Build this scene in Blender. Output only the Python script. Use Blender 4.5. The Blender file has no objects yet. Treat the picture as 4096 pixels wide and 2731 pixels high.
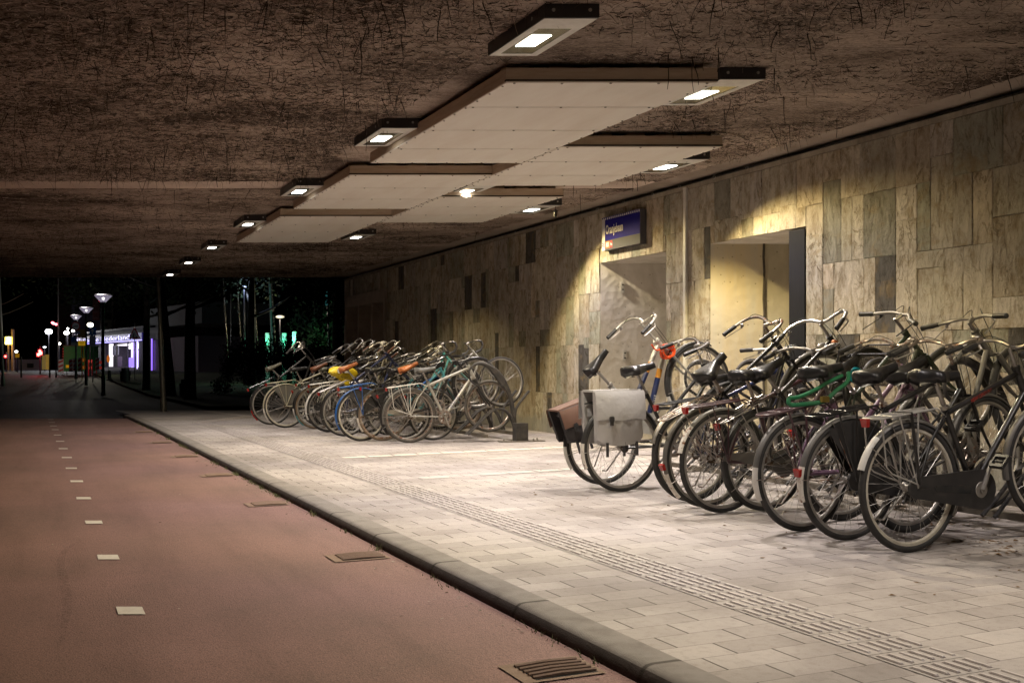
import bpy, math, random
from math import sin, cos, pi, radians as R
from mathutils import Vector as V, Matrix as M, Euler
import numpy as np
random.seed(7); np.random.seed(7)
# ------------------------------------------------------------------ camera, world, exposure
TH = R(24.71); CT, ST = cos(TH), sin(TH)      # the tunnel runs along +Y, the camera looks 24.7 deg to its right
FP = 4200.0                                   # focal length in pixels of the 4096 px wide photograph
scn = bpy.context.scene
cam = bpy.data.cameras.new('camera'); camo = bpy.data.objects.new('camera', cam)
scn.collection.objects.link(camo); scn.camera = camo
cam.sensor_width = 36; cam.lens = FP/4096*36; cam.clip_start = .05; cam.clip_end = 2000
cam.shift_y = 97.5/4096
camo.location = (0, 0, 1.0); camo.rotation_euler = (R(90), 0, -TH)
wd = bpy.data.worlds.new('World'); scn.world = wd; wd.use_nodes = True
wn = wd.node_tree.nodes; sky = wn.new('ShaderNodeTexSky'); sky.sky_type = 'NISHITA'; sky.sun_disc = False
sky.sun_elevation = R(-5); sky.sun_rotation = R(200); sky.ozone_density = 3
wd.node_tree.links.new(sky.outputs[0], wn['Background'].inputs[0]); wn['Background'].inputs[1].default_value = 0.05
scn.view_settings.view_transform = 'Standard'; scn.view_settings.look = 'None'
scn.view_settings.exposure = 0.0; scn.view_settings.gamma = 1
scn.cycles.max_bounces = 6; scn.cycles.diffuse_bounces = 4; scn.cycles.glossy_bounces = 3
scn.cycles.sample_clamp_indirect = 3.0; scn.cycles.caustics_reflective = False; scn.cycles.caustics_refractive = False
try:
    scn.cycles.use_denoising = True; scn.cycles.denoiser = 'OPENIMAGEDENOISE'
except Exception: pass
COL = scn.collection
# ------------------------------------------------------------------ survey helpers (photograph pixels -> metres)
def world(lat, D, z): return V((lat*CT + D*ST, D*CT - lat*ST, z))
def gpt(u, v, z=0.0):                         # point at height z seen at pixel u,v
    D = FP*(1-z)/(v-1463.0); return world((u-2048)*D/FP, D, z)
def dpt(u, v, D): return world((u-2048)*D/FP, D, 1-(v-1463.0)*D/FP)
def SD(X, D, z): return V((X, (D - X*ST)/CT, z))
def dep(X, Y): return X*ST + Y*CT
def lerp(a, b, t): return a+(b-a)*t
TP = [(-50, 0), (17, 0), (21.5, -.03), (27, -.15), (43, -.2), (56, -.02), (67, .19), (85, .46), (98, .58), (400, .6)]
def drop(D):
    for (a, p), (b, q) in zip(TP, TP[1:]):
        if D <= b:
            t = (D-a)/(b-a); return lerp(p, q, t)
    return .6
# ------------------------------------------------------------------ mesh helpers
class MB:
    def __init__(s): s.v = []; s.f = []; s.c = []
    def add(s, vs, fs):
        o = len(s.v); s.v += [tuple(p) for p in vs]; s.f += [tuple(i+o for i in f) for f in fs]; return s
    def box(s, c, d, rot=None, taper=1.0):
        x, y, z = d[0]/2, d[1]/2, d[2]/2
        vs = [V((sx*x*(taper if sz > 0 else 1), sy*y*(taper if sz > 0 else 1), sz*z)) for sz in (-1, 1) for sy in (-1, 1) for sx in (-1, 1)]
        if rot is not None: vs = [rot @ p for p in vs]
        return s.add([p+V(c) for p in vs], [(0,2,3,1),(4,5,7,6),(0,1,5,4),(2,6,7,3),(0,4,6,2),(1,3,7,5)])
    def hexa(s, b, t):                        # bottom quad, top quad (same winding)
        return s.add(list(b)+list(t), [(3,2,1,0),(4,5,6,7),(0,1,5,4),(1,2,6,5),(2,3,7,6),(3,0,4,7)])
    def tube(s, pts, r, n=8, closed=False, caps=True, flat=None):
        pts = [V(p) for p in pts]; m = len(pts); rs = r if isinstance(r, (list, tuple)) else [r]*m
        rings = []; prev = None
        for i, p in enumerate(pts):
            if closed: t = pts[(i+1) % m]-pts[i-1]
            else: t = pts[min(i+1, m-1)]-pts[max(i-1, 0)]
            if t.length < 1e-9: t = V((0, 0, 1))
            t.normalize()
            if prev is None:
                a = V((0, 0, 1)) if abs(t.z) < .9 else V((1, 0, 0))
                nn = (a - t*a.dot(t)).normalized()
            else:
                nn = prev - t*prev.dot(t)
                nn = nn.normalized() if nn.length > 1e-6 else t.orthogonal().normalized()
            prev = nn; bb = t.cross(nn)
            k = flat if flat else 1
            rings.append([p+(nn*cos(2*pi*j/n)*k+bb*sin(2*pi*j/n))*rs[i] for j in range(n)])
        vs = [q for rg in rings for q in rg]; fs = []
        for i in range(m if closed else m-1):
            for j in range(n):
                a = i*n+j; b = i*n+(j+1) % n; c = ((i+1) % m)*n+(j+1) % n; d = ((i+1) % m)*n+j
                fs.append((a, b, c, d))
        if caps and not closed:
            fs.append(tuple(reversed(range(n)))); fs.append(tuple(range((m-1)*n, m*n)))
        return s.add(vs, fs)
    def lathe(s, prof, n=24, axis='z', c=(0, 0, 0), closed=False):      # prof: (radius, height)
        vs = []; m = len(prof)
        for i in range(n):
            a = 2*pi*i/n
            for r, h in prof:
                p = (r*cos(a), r*sin(a), h) if axis == 'z' else (r*cos(a), h, r*sin(a)) if axis == 'y' else (h, r*cos(a), r*sin(a))
                vs.append(V(p)+V(c))
        fs = []
        for i in range(n):
            k = (i+1) % n
            for j in range(m if closed else m-1):
                l = (j+1) % m
                fs.append((i*m+j, k*m+j, k*m+l, i*m+l))
        return s.add(vs, fs)
    def prism(s, poly, a, b, axis='y'):       # polygon in (x,z) extruded along y from a to b
        n = len(poly)
        mk = (lambda p, h: (p[0], h, p[1])) if axis == 'y' else (lambda p, h: (p[0], p[1], h)) if axis == 'z' else (lambda p, h: (h, p[0], p[1]))
        vs = [mk(p, a) for p in poly]+[mk(p, b) for p in poly]
        return s.add(vs, [tuple(range(n)), tuple(reversed(range(n, 2*n)))]+[(i, i+n, (i+1) % n+n, (i+1) % n) for i in range(n)])
    def build(s, name, mt, parent=None, smooth=True, mw=None, data=None):
        me = data or bpy.data.meshes.new(name)
        if data is None:
            me.from_pydata(s.v, [], s.f); me.validate(); 
            if mt: me.materials.append(mt)
            if smooth:
                me.polygons.foreach_set('use_smooth', [True]*len(me.polygons))
                me.set_sharp_from_angle(angle=R(38))
            me.update()
        o = bpy.data.objects.new(name, me); COL.objects.link(o)
        if parent is not None: o.parent = parent
        if mw is not None: o.matrix_local = mw
        return o
def empty(name, loc=(0, 0, 0), rot=(0, 0, 0)):
    o = bpy.data.objects.new(name, None); COL.objects.link(o); o.location = loc; o.rotation_euler = rot
    o.empty_display_size = .1; return o
def tag(o, label=None, cat=None, group=None, kind=None):
    if label: o['label'] = label
    if cat: o['category'] = cat
    if group: o['group'] = group
    if kind: o['kind'] = kind
    return o
def catmull(P, k=6):
    P = [V(p) for p in P]; out = []
    for i in range(len(P)-1):
        p0 = P[max(i-1, 0)]; p1 = P[i]; p2 = P[i+1]; p3 = P[min(i+2, len(P)-1)]
        for j in range(k):
            t = j/k
            out.append(.5*((2*p1)+(p2-p0)*t+(2*p0-5*p1+4*p2-p3)*t*t+(3*p1-p0-3*p2+p3)*t**3))
    out.append(P[-1]); return out
def text_mesh(body, size, ext, mw, name, mt, parent=None, sx=1.0, align='LEFT', bold=0.0):
    c = bpy.data.curves.new(name, 'FONT'); c.body = body; c.size = size; c.extrude = ext; c.align_x = align; c.offset = bold
    c.resolution_u = 3
    t = bpy.data.objects.new('tmp', c); COL.objects.link(t)
    dg = bpy.context.evaluated_depsgraph_get(); me = bpy.data.meshes.new_from_object(t.evaluated_get(dg))
    bpy.data.objects.remove(t); bpy.data.curves.remove(c)
    me.transform(M.Diagonal((sx, 1, 1, 1))); me.name = name; me.materials.clear(); me.materials.append(mt)
    o = bpy.data.objects.new(name, me); COL.objects.link(o)
    if parent is not None: o.parent = parent
    o.matrix_local = mw; return o
# ------------------------------------------------------------------ materials
def nt(name):
    m = bpy.data.materials.new(name); m.use_nodes = True
    t = m.node_tree; return m, t, t.nodes, t.links, t.nodes['Principled BSDF']
def lk(t, a, b): t.links.new(a, b)
def ramp(n, stops):
    r = n.new('ShaderNodeValToRGB'); e = r.color_ramp.elements
    while len(e) < len(stops): e.new(.5)
    for i, (p, c) in enumerate(stops):
        e[i].position = p; e[i].color = (*c, 1) if not isinstance(c, (int, float)) else (c, c, c, 1)
    return r
def coords(n, t, scale=(1, 1, 1), kind='Object'):
    tc = n.new('ShaderNodeTexCoord'); mp = n.new('ShaderNodeMapping'); mp.inputs['Scale'].default_value = scale
    lk(t, tc.outputs[kind], mp.inputs['Vector']); return mp.outputs[0]
def noise(n, t, vec, scale, detail=4, rough=.55, dist=0):
    x = n.new('ShaderNodeTexNoise'); x.inputs['Scale'].default_value = scale; x.inputs['Detail'].default_value = detail
    x.inputs['Roughness'].default_value = rough; x.inputs['Distortion'].default_value = dist
    lk(t, vec, x.inputs['Vector']); return x.outputs['Fac']
def mix(n, t, fac, a, b, mode='MIX'):
    m = n.new('ShaderNodeMix'); m.data_type = 'RGBA'; m.blend_type = mode
    for i, s in ((0, fac), (6, a), (7, b)):
        if isinstance(s, bpy.types.NodeSocket): lk(t, s, m.inputs[i])
        elif i == 0: m.inputs[i].default_value = s
        else: m.inputs[i].default_value = (*s, 1)
    return m.outputs[2]
def bump(n, t, h, strength, dist, b, prev=None):
    x = n.new('ShaderNodeBump'); x.inputs['Strength'].default_value = strength; x.inputs['Distance'].default_value = dist
    lk(t, h, x.inputs['Height'])
    if prev is not None: lk(t, prev, x.inputs['Normal'])
    lk(t, x.outputs[0], b.inputs['Normal']); return x.outputs[0]
_mc = {}
def mat(name, c, rough=.5, metal=0., dirt=.35, dcol=(.16, .13, .10), ds=9, bmp=.0, bs=120, spec=.5, emit=None, es=1.0, rust=0., stretch=(1, 1, 1)):
    if name in _mc: return _mc[name]
    m, t, n, l, b = nt(name); co = coords(n, t, stretch)
    f = noise(n, t, co, ds, 6, .65)
    r = ramp(n, [(.42, 0.), (.75, 1.)]); lk(t, f, r.inputs[0])
    mu = n.new('ShaderNodeMath'); mu.operation = 'MULTIPLY'; mu.inputs[1].default_value = dirt; lk(t, r.outputs[0], mu.inputs[0])
    col = mix(n, t, mu.outputs[0], c, dcol)
    if rust > 0:
        f2 = noise(n, t, co, 22, 6, .7); r2 = ramp(n, [(.62-rust*.3, 0.), (.68-rust*.25, 1.)]); lk(t, f2, r2.inputs[0])
        col = mix(n, t, r2.outputs[0], col, (.17, .065, .025))
        if metal:
            m2 = n.new('ShaderNodeMath'); m2.operation = 'MULTIPLY_ADD'; m2.inputs[1].default_value = -metal; m2.inputs[2].default_value = metal
            lk(t, r2.outputs[0], m2.inputs[0]); lk(t, m2.outputs[0], b.inputs['Metallic'])
    lk(t, col, b.inputs['Base Color'])
    rr = n.new('ShaderNodeMapRange'); rr.inputs[3].default_value = rough; rr.inputs[4].default_value = min(1, rough+.3)
    lk(t, mu.outputs[0], rr.inputs[0]); lk(t, rr.outputs[0], b.inputs['Roughness'])
    if not (rust and metal): b.inputs['Metallic'].default_value = metal
    b.inputs['Specular IOR Level'].default_value = spec
    if bmp: bump(n, t, noise(n, t, co, bs, 3), bmp, .018 if 'vinyl' in name or 'yellow_plastic' in name else .002, b)
    if emit: b.inputs['Emission Color'].default_value = (*emit, 1); b.inputs['Emission Strength'].default_value = es
    _mc[name] = m; return m
def emat(name, c, s):
    if name in _mc: return _mc[name]
    m, t, n, l, b = nt(name); b.inputs['Base Color'].default_value = (.05, .05, .05, 1)
    b.inputs['Emission Color'].default_value = (*c, 1); b.inputs['Emission Strength'].default_value = s
    _mc[name] = m; return m
# stone cladding: colour of each slab is a mesh attribute, cleft streaks and relief are procedural
def m_stone():
    m, t, n, l, b = nt('split_slate')
    at = n.new('ShaderNodeAttribute'); at.attribute_name = 'slab'
    rd = n.new('ShaderNodeAttribute'); rd.attribute_name = 'shift'
    tc = n.new('ShaderNodeTexCoord'); ad = n.new('ShaderNodeVectorMath'); ad.operation = 'ADD'
    lk(t, tc.outputs['Object'], ad.inputs[0]); lk(t, rd.outputs['Vector'], ad.inputs[1])
    mp = n.new('ShaderNodeMapping'); mp.inputs['Scale'].default_value = (1, 3.6, 1.5); lk(t, ad.outputs[0], mp.inputs[0])
    mp.inputs['Rotation'].default_value = (R(9), 0, 0)
    s = noise(n, t, mp.outputs[0], 2.6, 12, .78, .35)
    s2 = noise(n, t, ad.outputs[0], 5, 6, .6, .5)
    r = ramp(n, [(.34, (.42, .36, .26)), (.44, (.78, .74, .66)), (.50, (.98, .97, .94)), (.64, (1.22, 1.22, 1.18))]); lk(t, s, r.inputs[0])
    c = mix(n, t, 1., at.outputs['Color'], r.outputs[0], 'MULTIPLY')
    ck = noise(n, t, mp.outputs[0], 1.5, 7, .6, .9); rc = ramp(n, [(.478, (1, 1, 1)), (.496, (.34, .29, .2)), (.502, (.34, .29, .2)), (.522, (1, 1, 1))]); lk(t, ck, rc.inputs[0])
    mk = noise(n, t, ad.outputs[0], 3.3, 3); rm = ramp(n, [(.46, 0.), (.60, .85)]); lk(t, mk, rm.inputs[0])
    c = mix(n, t, rm.outputs[0], c, mix(n, t, 1., c, rc.outputs[0], 'MULTIPLY'))
    r2 = ramp(n, [(.54, 0.), (.70, .7)]); lk(t, s2, r2.inputs[0])
    c = mix(n, t, r2.outputs[0], c, (.27, .19, .085))
    # grey-beige tone blended in unevenly towards the foot
    sx = n.new('ShaderNodeSeparateXYZ'); lk(t, tc.outputs['Object'], sx.inputs[0])
    nb = noise(n, t, tc.outputs['Object'], 7, 5)
    ma = n.new('ShaderNodeMath'); ma.operation = 'MULTIPLY_ADD'; ma.inputs[1].default_value = -.35; lk(t, nb, ma.inputs[0]); lk(t, sx.outputs['Z'], ma.inputs[2])
    r3 = ramp(n, [(0., .8), (.12, .0)]); lk(t, ma.outputs[0], r3.inputs[0])
    c = mix(n, t, r3.outputs[0], c, (.30, .29, .25))
    lk(t, c, b.inputs['Base Color']); b.inputs['Roughness'].default_value = .85; b.inputs['Specular IOR Level'].default_value = .3
    p = bump(n, t, s, 1., .05, b); p = bump(n, t, ck, .8, .03, b, p); bump(n, t, noise(n, t, mp.outputs[0], 12, 8, .7), .8, .008, b, p)
    return m
def m_concrete(name, c, c2, sc=2.0, stretch=(1, 1, .35)):
    m, t, n, l, b = nt(name); co = coords(n, t, stretch)
    f = noise(n, t, co, sc, 8, .62, .4); r = ramp(n, [(.3, c2), (.62, c), (.8, tuple(min(1, x*1.15) for x in c))]); lk(t, f, r.inputs[0])
    v = n.new('ShaderNodeTexVoronoi'); v.inputs['Scale'].default_value = 11; v.inputs['Randomness'].default_value = 1; lk(t, coords(n, t), v.inputs['Vector'])
    r2 = ramp(n, [(.05, (.25, .22, .18)), (.13, (1, 1, 1))]); lk(t, v.outputs['Distance'], r2.inputs[0])
    lk(t, mix(n, t, .6, r.outputs[0], mix(n, t, 1., r.outputs[0], r2.outputs[0], 'MULTIPLY')), b.inputs['Base Color'])
    b.inputs['Roughness'].default_value = .9; b.inputs['Specular IOR Level'].default_value = .25
    p = bump(n, t, f, .25, .008, b); p = bump(n, t, noise(n, t, coords(n, t), 9, 7, .7), .45, .008, b, p); bump(n, t, v.outputs['Distance'], .25, .02, b, p); return m
def m_woodwool():
    m, t, n, l, b = nt('wood_wool_board')
    co = coords(n, t, (9, 60, 1)); f = noise(n, t, co, 1.5, 5, .8, 1.4)
    co2 = coords(n, t, (.5, .9, 1)); big = noise(n, t, co2, .8, 5, .7, .3)
    co3 = coords(n, t, (14, 26, 1)); f3 = noise(n, t, co3, 1.6, 4, .7, 2.2)
    # boards 1.2 x 0.6 laid along the skew, each a little different
    br = n.new('ShaderNodeTexBrick'); lk(t, coords(n, t), br.inputs['Vector'])
    br.inputs['Color1'].default_value = (.80, .80, .80, 1); br.inputs['Color2'].default_value = (1.15, 1.15, 1.15, 1); br.inputs['Mortar'].default_value = (.5, .5, .5, 1)
    br.inputs['Scale'].default_value = 1; br.inputs['Brick Width'].default_value = 2.0; br.inputs['Row Height'].default_value = .6
    br.inputs['Mortar Size'].default_value = .004; br.inputs['Bias'].default_value = .1
    ad = n.new('ShaderNodeMath'); ad.operation = 'MULTIPLY_ADD'; ad.inputs[1].default_value = .55; lk(t, f3, ad.inputs[0]); lk(t, f, ad.inputs[2])
    ad2 = n.new('ShaderNodeMath'); ad2.operation = 'MULTIPLY_ADD'; ad2.inputs[1].default_value = 1.25; lk(t, big, ad2.inputs[0]); lk(t, ad.outputs[0], ad2.inputs[2])
    r = ramp(n, [(.44, (.025, .018, .013)), (.50, (.15, .112, .088)), (.55, (.42, .335, .275)), (.65, (.72, .595, .50))])
    dv = n.new('ShaderNodeMath'); dv.operation = 'MULTIPLY'; dv.inputs[1].default_value = .395; lk(t, ad2.outputs[0], dv.inputs[0]); lk(t, dv.outputs[0], r.inputs[0])
    lk(t, mix(n, t, .8, r.outputs[0], mix(n, t, 1., r.outputs[0], br.outputs['Color'], 'MULTIPLY')), b.inputs['Base Color'])
    b.inputs['Roughness'].default_value = .95; b.inputs['Specular IOR Level'].default_value = .1
    bump(n, t, ad.outputs[0], 1., .02, b); return m
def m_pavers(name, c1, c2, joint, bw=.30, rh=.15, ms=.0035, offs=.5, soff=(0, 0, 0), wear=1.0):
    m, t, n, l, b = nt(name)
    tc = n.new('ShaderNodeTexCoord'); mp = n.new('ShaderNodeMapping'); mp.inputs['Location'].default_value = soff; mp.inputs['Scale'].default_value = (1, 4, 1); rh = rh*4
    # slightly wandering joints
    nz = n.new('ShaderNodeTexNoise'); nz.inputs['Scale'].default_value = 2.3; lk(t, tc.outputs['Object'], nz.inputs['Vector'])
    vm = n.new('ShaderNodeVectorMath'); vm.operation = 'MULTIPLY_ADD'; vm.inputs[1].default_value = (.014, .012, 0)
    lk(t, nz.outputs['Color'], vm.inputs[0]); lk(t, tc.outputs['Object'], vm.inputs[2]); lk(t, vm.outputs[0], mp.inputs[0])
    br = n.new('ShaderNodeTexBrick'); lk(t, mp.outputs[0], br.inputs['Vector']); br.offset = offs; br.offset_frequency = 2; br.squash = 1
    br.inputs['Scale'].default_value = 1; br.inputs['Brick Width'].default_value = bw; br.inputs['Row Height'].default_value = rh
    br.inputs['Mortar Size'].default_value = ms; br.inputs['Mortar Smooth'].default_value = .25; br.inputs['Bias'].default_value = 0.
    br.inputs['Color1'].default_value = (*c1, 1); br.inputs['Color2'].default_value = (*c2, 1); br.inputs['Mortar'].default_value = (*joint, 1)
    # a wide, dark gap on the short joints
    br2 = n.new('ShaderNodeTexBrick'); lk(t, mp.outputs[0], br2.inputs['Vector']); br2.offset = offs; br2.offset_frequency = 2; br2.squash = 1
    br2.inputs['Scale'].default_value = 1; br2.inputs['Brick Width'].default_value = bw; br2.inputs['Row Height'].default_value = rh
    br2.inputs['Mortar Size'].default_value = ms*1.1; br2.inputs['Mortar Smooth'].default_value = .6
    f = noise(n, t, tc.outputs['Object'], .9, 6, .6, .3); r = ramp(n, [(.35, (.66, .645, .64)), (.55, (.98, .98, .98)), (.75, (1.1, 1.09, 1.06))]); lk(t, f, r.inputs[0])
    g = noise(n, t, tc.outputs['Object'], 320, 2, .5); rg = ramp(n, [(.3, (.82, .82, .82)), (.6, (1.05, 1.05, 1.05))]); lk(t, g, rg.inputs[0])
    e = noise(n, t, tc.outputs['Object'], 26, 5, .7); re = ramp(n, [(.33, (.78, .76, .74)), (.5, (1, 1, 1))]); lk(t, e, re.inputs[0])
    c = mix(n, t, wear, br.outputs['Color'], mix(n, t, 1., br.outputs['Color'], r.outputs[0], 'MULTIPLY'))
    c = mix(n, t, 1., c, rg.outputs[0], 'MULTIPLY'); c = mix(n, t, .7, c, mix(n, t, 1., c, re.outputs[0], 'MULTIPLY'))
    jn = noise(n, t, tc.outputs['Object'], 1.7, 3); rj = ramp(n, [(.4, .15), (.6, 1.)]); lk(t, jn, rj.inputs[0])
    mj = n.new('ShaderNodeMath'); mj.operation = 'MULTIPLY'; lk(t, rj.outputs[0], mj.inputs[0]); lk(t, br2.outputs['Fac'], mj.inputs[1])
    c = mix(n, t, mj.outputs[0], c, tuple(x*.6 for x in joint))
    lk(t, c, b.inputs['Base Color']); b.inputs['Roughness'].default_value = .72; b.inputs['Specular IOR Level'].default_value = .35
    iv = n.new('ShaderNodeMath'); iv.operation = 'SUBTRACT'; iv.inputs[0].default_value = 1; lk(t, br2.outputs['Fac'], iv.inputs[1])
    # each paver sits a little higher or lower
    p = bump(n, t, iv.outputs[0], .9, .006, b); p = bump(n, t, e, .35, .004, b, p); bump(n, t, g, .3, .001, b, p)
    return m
def m_asphalt():
    m, t, n, l, b = nt('red_asphalt'); tc = n.new('ShaderNodeTexCoord'); o = tc.outputs['Object']
    f = noise(n, t, o, .7, 6, .6, .2); r = ramp(n, [(.3, (.225, .142, .128)), (.55, (.29, .172, .158)), (.75, (.335, .206, .190))]); lk(t, f, r.inputs[0])
    v = n.new('ShaderNodeTexVoronoi'); v.inputs['Scale'].default_value = 150; lk(t, o, v.inputs['Vector'])
    rv = ramp(n, [(.15, (1.25, 1.22, 1.2)), (.55, (.86, .86, .86))]); lk(t, v.outputs['Distance'], rv.inputs[0])
    g = noise(n, t, o, 60, 4, .8); rg = ramp(n, [(.32, (.6, .6, .6)), (.5, (1, 1, 1))]); lk(t, g, rg.inputs[0])
    c = mix(n, t, 1., r.outputs[0], rv.outputs[0], 'MULTIPLY'); c = mix(n, t, .8, c, mix(n, t, 1., c, rg.outputs[0], 'MULTIPLY'))
    w_ = noise(n, t, coords(n, t, (3, .35, 1)), 1.2, 6, .65); rw_ = ramp(n, [(.36, (.88, .87, .87)), (.5, (1, 1, 1)), (.66, (1.06, 1.05, 1.05))]); lk(t, w_, rw_.inputs[0]); c = mix(n, t, 1., c, rw_.outputs[0], 'MULTIPLY')
    # pale specks pressed in the surface
    v2 = n.new('ShaderNodeTexVoronoi'); v2.inputs['Scale'].default_value = 5; lk(t, o, v2.inputs['Vector'])
    r2 = ramp(n, [(.035, 1.), (.05, 0.)]); lk(t, v2.outputs['Distance'], r2.inputs[0])
    k = noise(n, t, o, 1.3, 2); rk = ramp(n, [(.5, 0.), (.6, .7)]); lk(t, k, rk.inputs[0])
    mm = n.new('ShaderNodeMath'); mm.operation = 'MULTIPLY'; lk(t, r2.outputs[0], mm.inputs[0]); lk(t, rk.outputs[0], mm.inputs[1])
    c = mix(n, t, mm.outputs[0], c, (.5, .45, .4)); lk(t, c, b.inputs['Base Color'])
    b.inputs['Roughness'].default_value = .8; b.inputs['Specular IOR Level'].default_value = .35
    p = bump(n, t, v.outputs['Distance'], .5, .003, b); bump(n, t, g, .4, .003, b, p); return m
STONE = m_stone()
CONC = m_concrete('rough_concrete', (.64, .60, .54), (.42, .38, .31), 2.6, (1, 1, .6))
CONC2 = m_concrete('stained_concrete', (.62, .50, .28), (.52, .50, .42), 1.1, (2.2, 2.2, .25))
CONC4 = m_concrete('smooth_concrete', (.52, .47, .34), (.38, .34, .25), 2., (1, 1, .5))
CONC3 = m_concrete('deck_concrete', (.42, .35, .29), (.26, .21, .17), 1.2, (1, 1, 1))
WOOL = m_woodwool()
PAVE = m_pavers('paver_grey', (.485, .438, .412), (.375, .335, .315), (.16, .14, .125), ms=.0042)
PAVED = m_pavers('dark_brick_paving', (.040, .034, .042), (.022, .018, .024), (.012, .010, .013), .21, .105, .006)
ASPH = m_asphalt()
KERB = mat('kerb_concrete', (.27, .245, .225), .85, dirt=.7, dcol=(.15, .13, .115), ds=7, bmp=1., bs=240)
KERBF = mat('kerb_dark_face', (.09, .074, .067), .9, dirt=.7, dcol=(.045, .036, .032), ds=12, bmp=1., bs=120)  # darker tone for the road-side face of the kerb
MARK = mat('road_paint', (.74, .69, .62), .7, dirt=.3, dcol=(.45, .36, .3), ds=30, bmp=.4, bs=90)
MARKW = mat('worn_paint', (.50, .475, .44), .75, dirt=.7, dcol=(.42, .39, .36), ds=30)
TACT = mat('tactile_tile', (.40, .36, .335), .7, dirt=.6, dcol=(.30, .27, .25), ds=14, bmp=.4)
WOODF = mat('weathered_timber', (.50, .40, .29), .7, dirt=.6, dcol=(.36, .25, .15), ds=5, stretch=(1, 1, 8), bmp=.3)
PANEL = mat('white_fibre_sheet', (.80, .765, .69), .55, dirt=.35, dcol=(.58, .47, .37), ds=2.2, stretch=(1.5, .3, 1))
LAMPB = mat('black_lamp_steel', (.022, .02, .02), .45, dirt=.3, dcol=(.06, .05, .045))
LAMPW = mat('white_lamp_plate', (.72, .71, .66), .4, dirt=.25)
RUB = mat('tyre_rubber', (.020, .019, .018), .72, dirt=.4, dcol=(.085, .072, .062), ds=16, bmp=.5, bs=220)
RUBG = mat('tyre_rubber_dusty', (.06, .055, .05), .8, dirt=.7, dcol=(.18, .155, .13), ds=14, bmp=.5, bs=220)
RUBB = mat('tyre_tan_wall', (.17, .12, .08), .8, dirt=.5)
ALU = mat('rim_aluminium', (.40, .38, .35), .42, .8, dirt=.6, dcol=(.17, .145, .125))
RIMC = mat('rim_cream', (.46, .42, .34), .5, dirt=.6)
RACKW = mat('rack_silver', (.42, .405, .375), .4, .3, dirt=.5)
RIMR = mat('rim_rusty', (.42, .36, .30), .5, .6, rust=.5)
CHR = mat('chrome', (.42, .40, .375), .36, 1., dirt=.6, dcol=(.16, .13, .11), ds=25)
CHRR = mat('rusty_chrome', (.36, .32, .29), .3, .8, rust=.35)
SPK = mat('spoke_steel', (.42, .40, .37), .35, .8, dirt=.4)
SPKD = mat('spoke_rusty', (.22, .17, .13), .5, .6, dirt=.5)
BLK = mat('black_paint', (.012, .0115, .0115), .28, dirt=.4, dcol=(.07, .058, .048), ds=12)
BLKM = mat('black_plastic', (.018, .017, .017), .5, dirt=.35, dcol=(.07, .06, .055), ds=14, bmp=.2)
LEA = mat('saddle_black', (.014, .0135, .014), .32, dirt=.25, dcol=(.06, .055, .05), ds=8, bmp=.15, bs=300)
LEAG = mat('saddle_grey', (.13, .13, .12), .45, dirt=.5, dcol=(.2, .18, .15))
LEAB = mat('saddle_brown', (.13, .045, .022), .42, dirt=.2)
LEAO = mat('saddle_tan', (.42, .13, .035), .4, dirt=.15)
LEAL = mat('saddle_olive', (.12, .115, .075), .4, dirt=.3)
RED = mat('red_reflector', (.30, .010, .008), .12, dirt=.2)
WHT = mat('white_enamel', (.62, .60, .56), .35, dirt=.4, dcol=(.35, .30, .25))
WHTR = mat('rusty_white_enamel', (.66, .62, .56), .4, dirt=.4, rust=.32)
SILV = mat('silver_paint', (.46, .45, .41), .35, .4, dirt=.5, dcol=(.2, .17, .14))
GREYP = mat('grey_paint', (.12, .115, .105), .4, .2, dirt=.5)
OLIVE = mat('faded_beige_paint', (.36, .33, .24), .45, dirt=.4)
MAR = mat('maroon_paint', (.055, .022, .03), .35, dirt=.5, dcol=(.13, .10, .085), rust=.12)
PURP = mat('purple_paint', (.17, .09, .15), .35, dirt=.4)
GRN = mat('dark_green_paint', (.02, .035, .02), .35, dirt=.5)
TEAL = mat('teal_paint', (.06, .24, .25), .35, dirt=.2)
BLUE = mat('blue_paint', (.015, .085, .28), .35, dirt=.2)
NAVY = mat('navy_paint', (.012, .02, .07), .3, dirt=.2)
ORNG = mat('orange_band', (.50, .22, .03), .35, dirt=.1)
REDC = mat('orange_cable_plastic', (.75, .085, .015), .3, dirt=.05)
CYAN = mat('turquoise_cable_plastic', (.01, .28, .36), .3, dirt=.1)
GRNC = mat('green_chain_sleeve', (.01, .16, .06), .7, dirt=.3, bmp=.5, bs=60)
BAGG = mat('grey_vinyl', (.37, .355, .35), .3, dirt=.45, dcol=(.36, .34, .31), ds=5, bmp=.5, bs=9)
BAGB = mat('brown_canvas', (.15, .078, .052), .8, dirt=.3, bmp=.4, bs=300)
BAGK = mat('black_canvas', (.022, .02, .022), .75, dirt=.2, bmp=.4, bs=300)
YEL = mat('yellow_plastic', (.82, .60, .02), .4, dirt=.05, bmp=.9, bs=22)
STEEL = mat('galvanised_steel', (.42, .41, .38), .45, .6, dirt=.4)
RACKM = mat('rack_black_steel', (.045, .043, .045), .45, .2, dirt=.6, dcol=(.14, .125, .11), ds=10)
RAIL = mat('rack_rail_steel', (.20, .18, .15), .55, .4, dirt=.6, dcol=(.12, .09, .06))
BOARD = mat('black_timber_post', (.010, .0095, .011), .8, spec=.15, dirt=.3, dcol=(.03, .028, .028), ds=6, stretch=(6, 6, .5), bmp=.6, bs=60)
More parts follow.
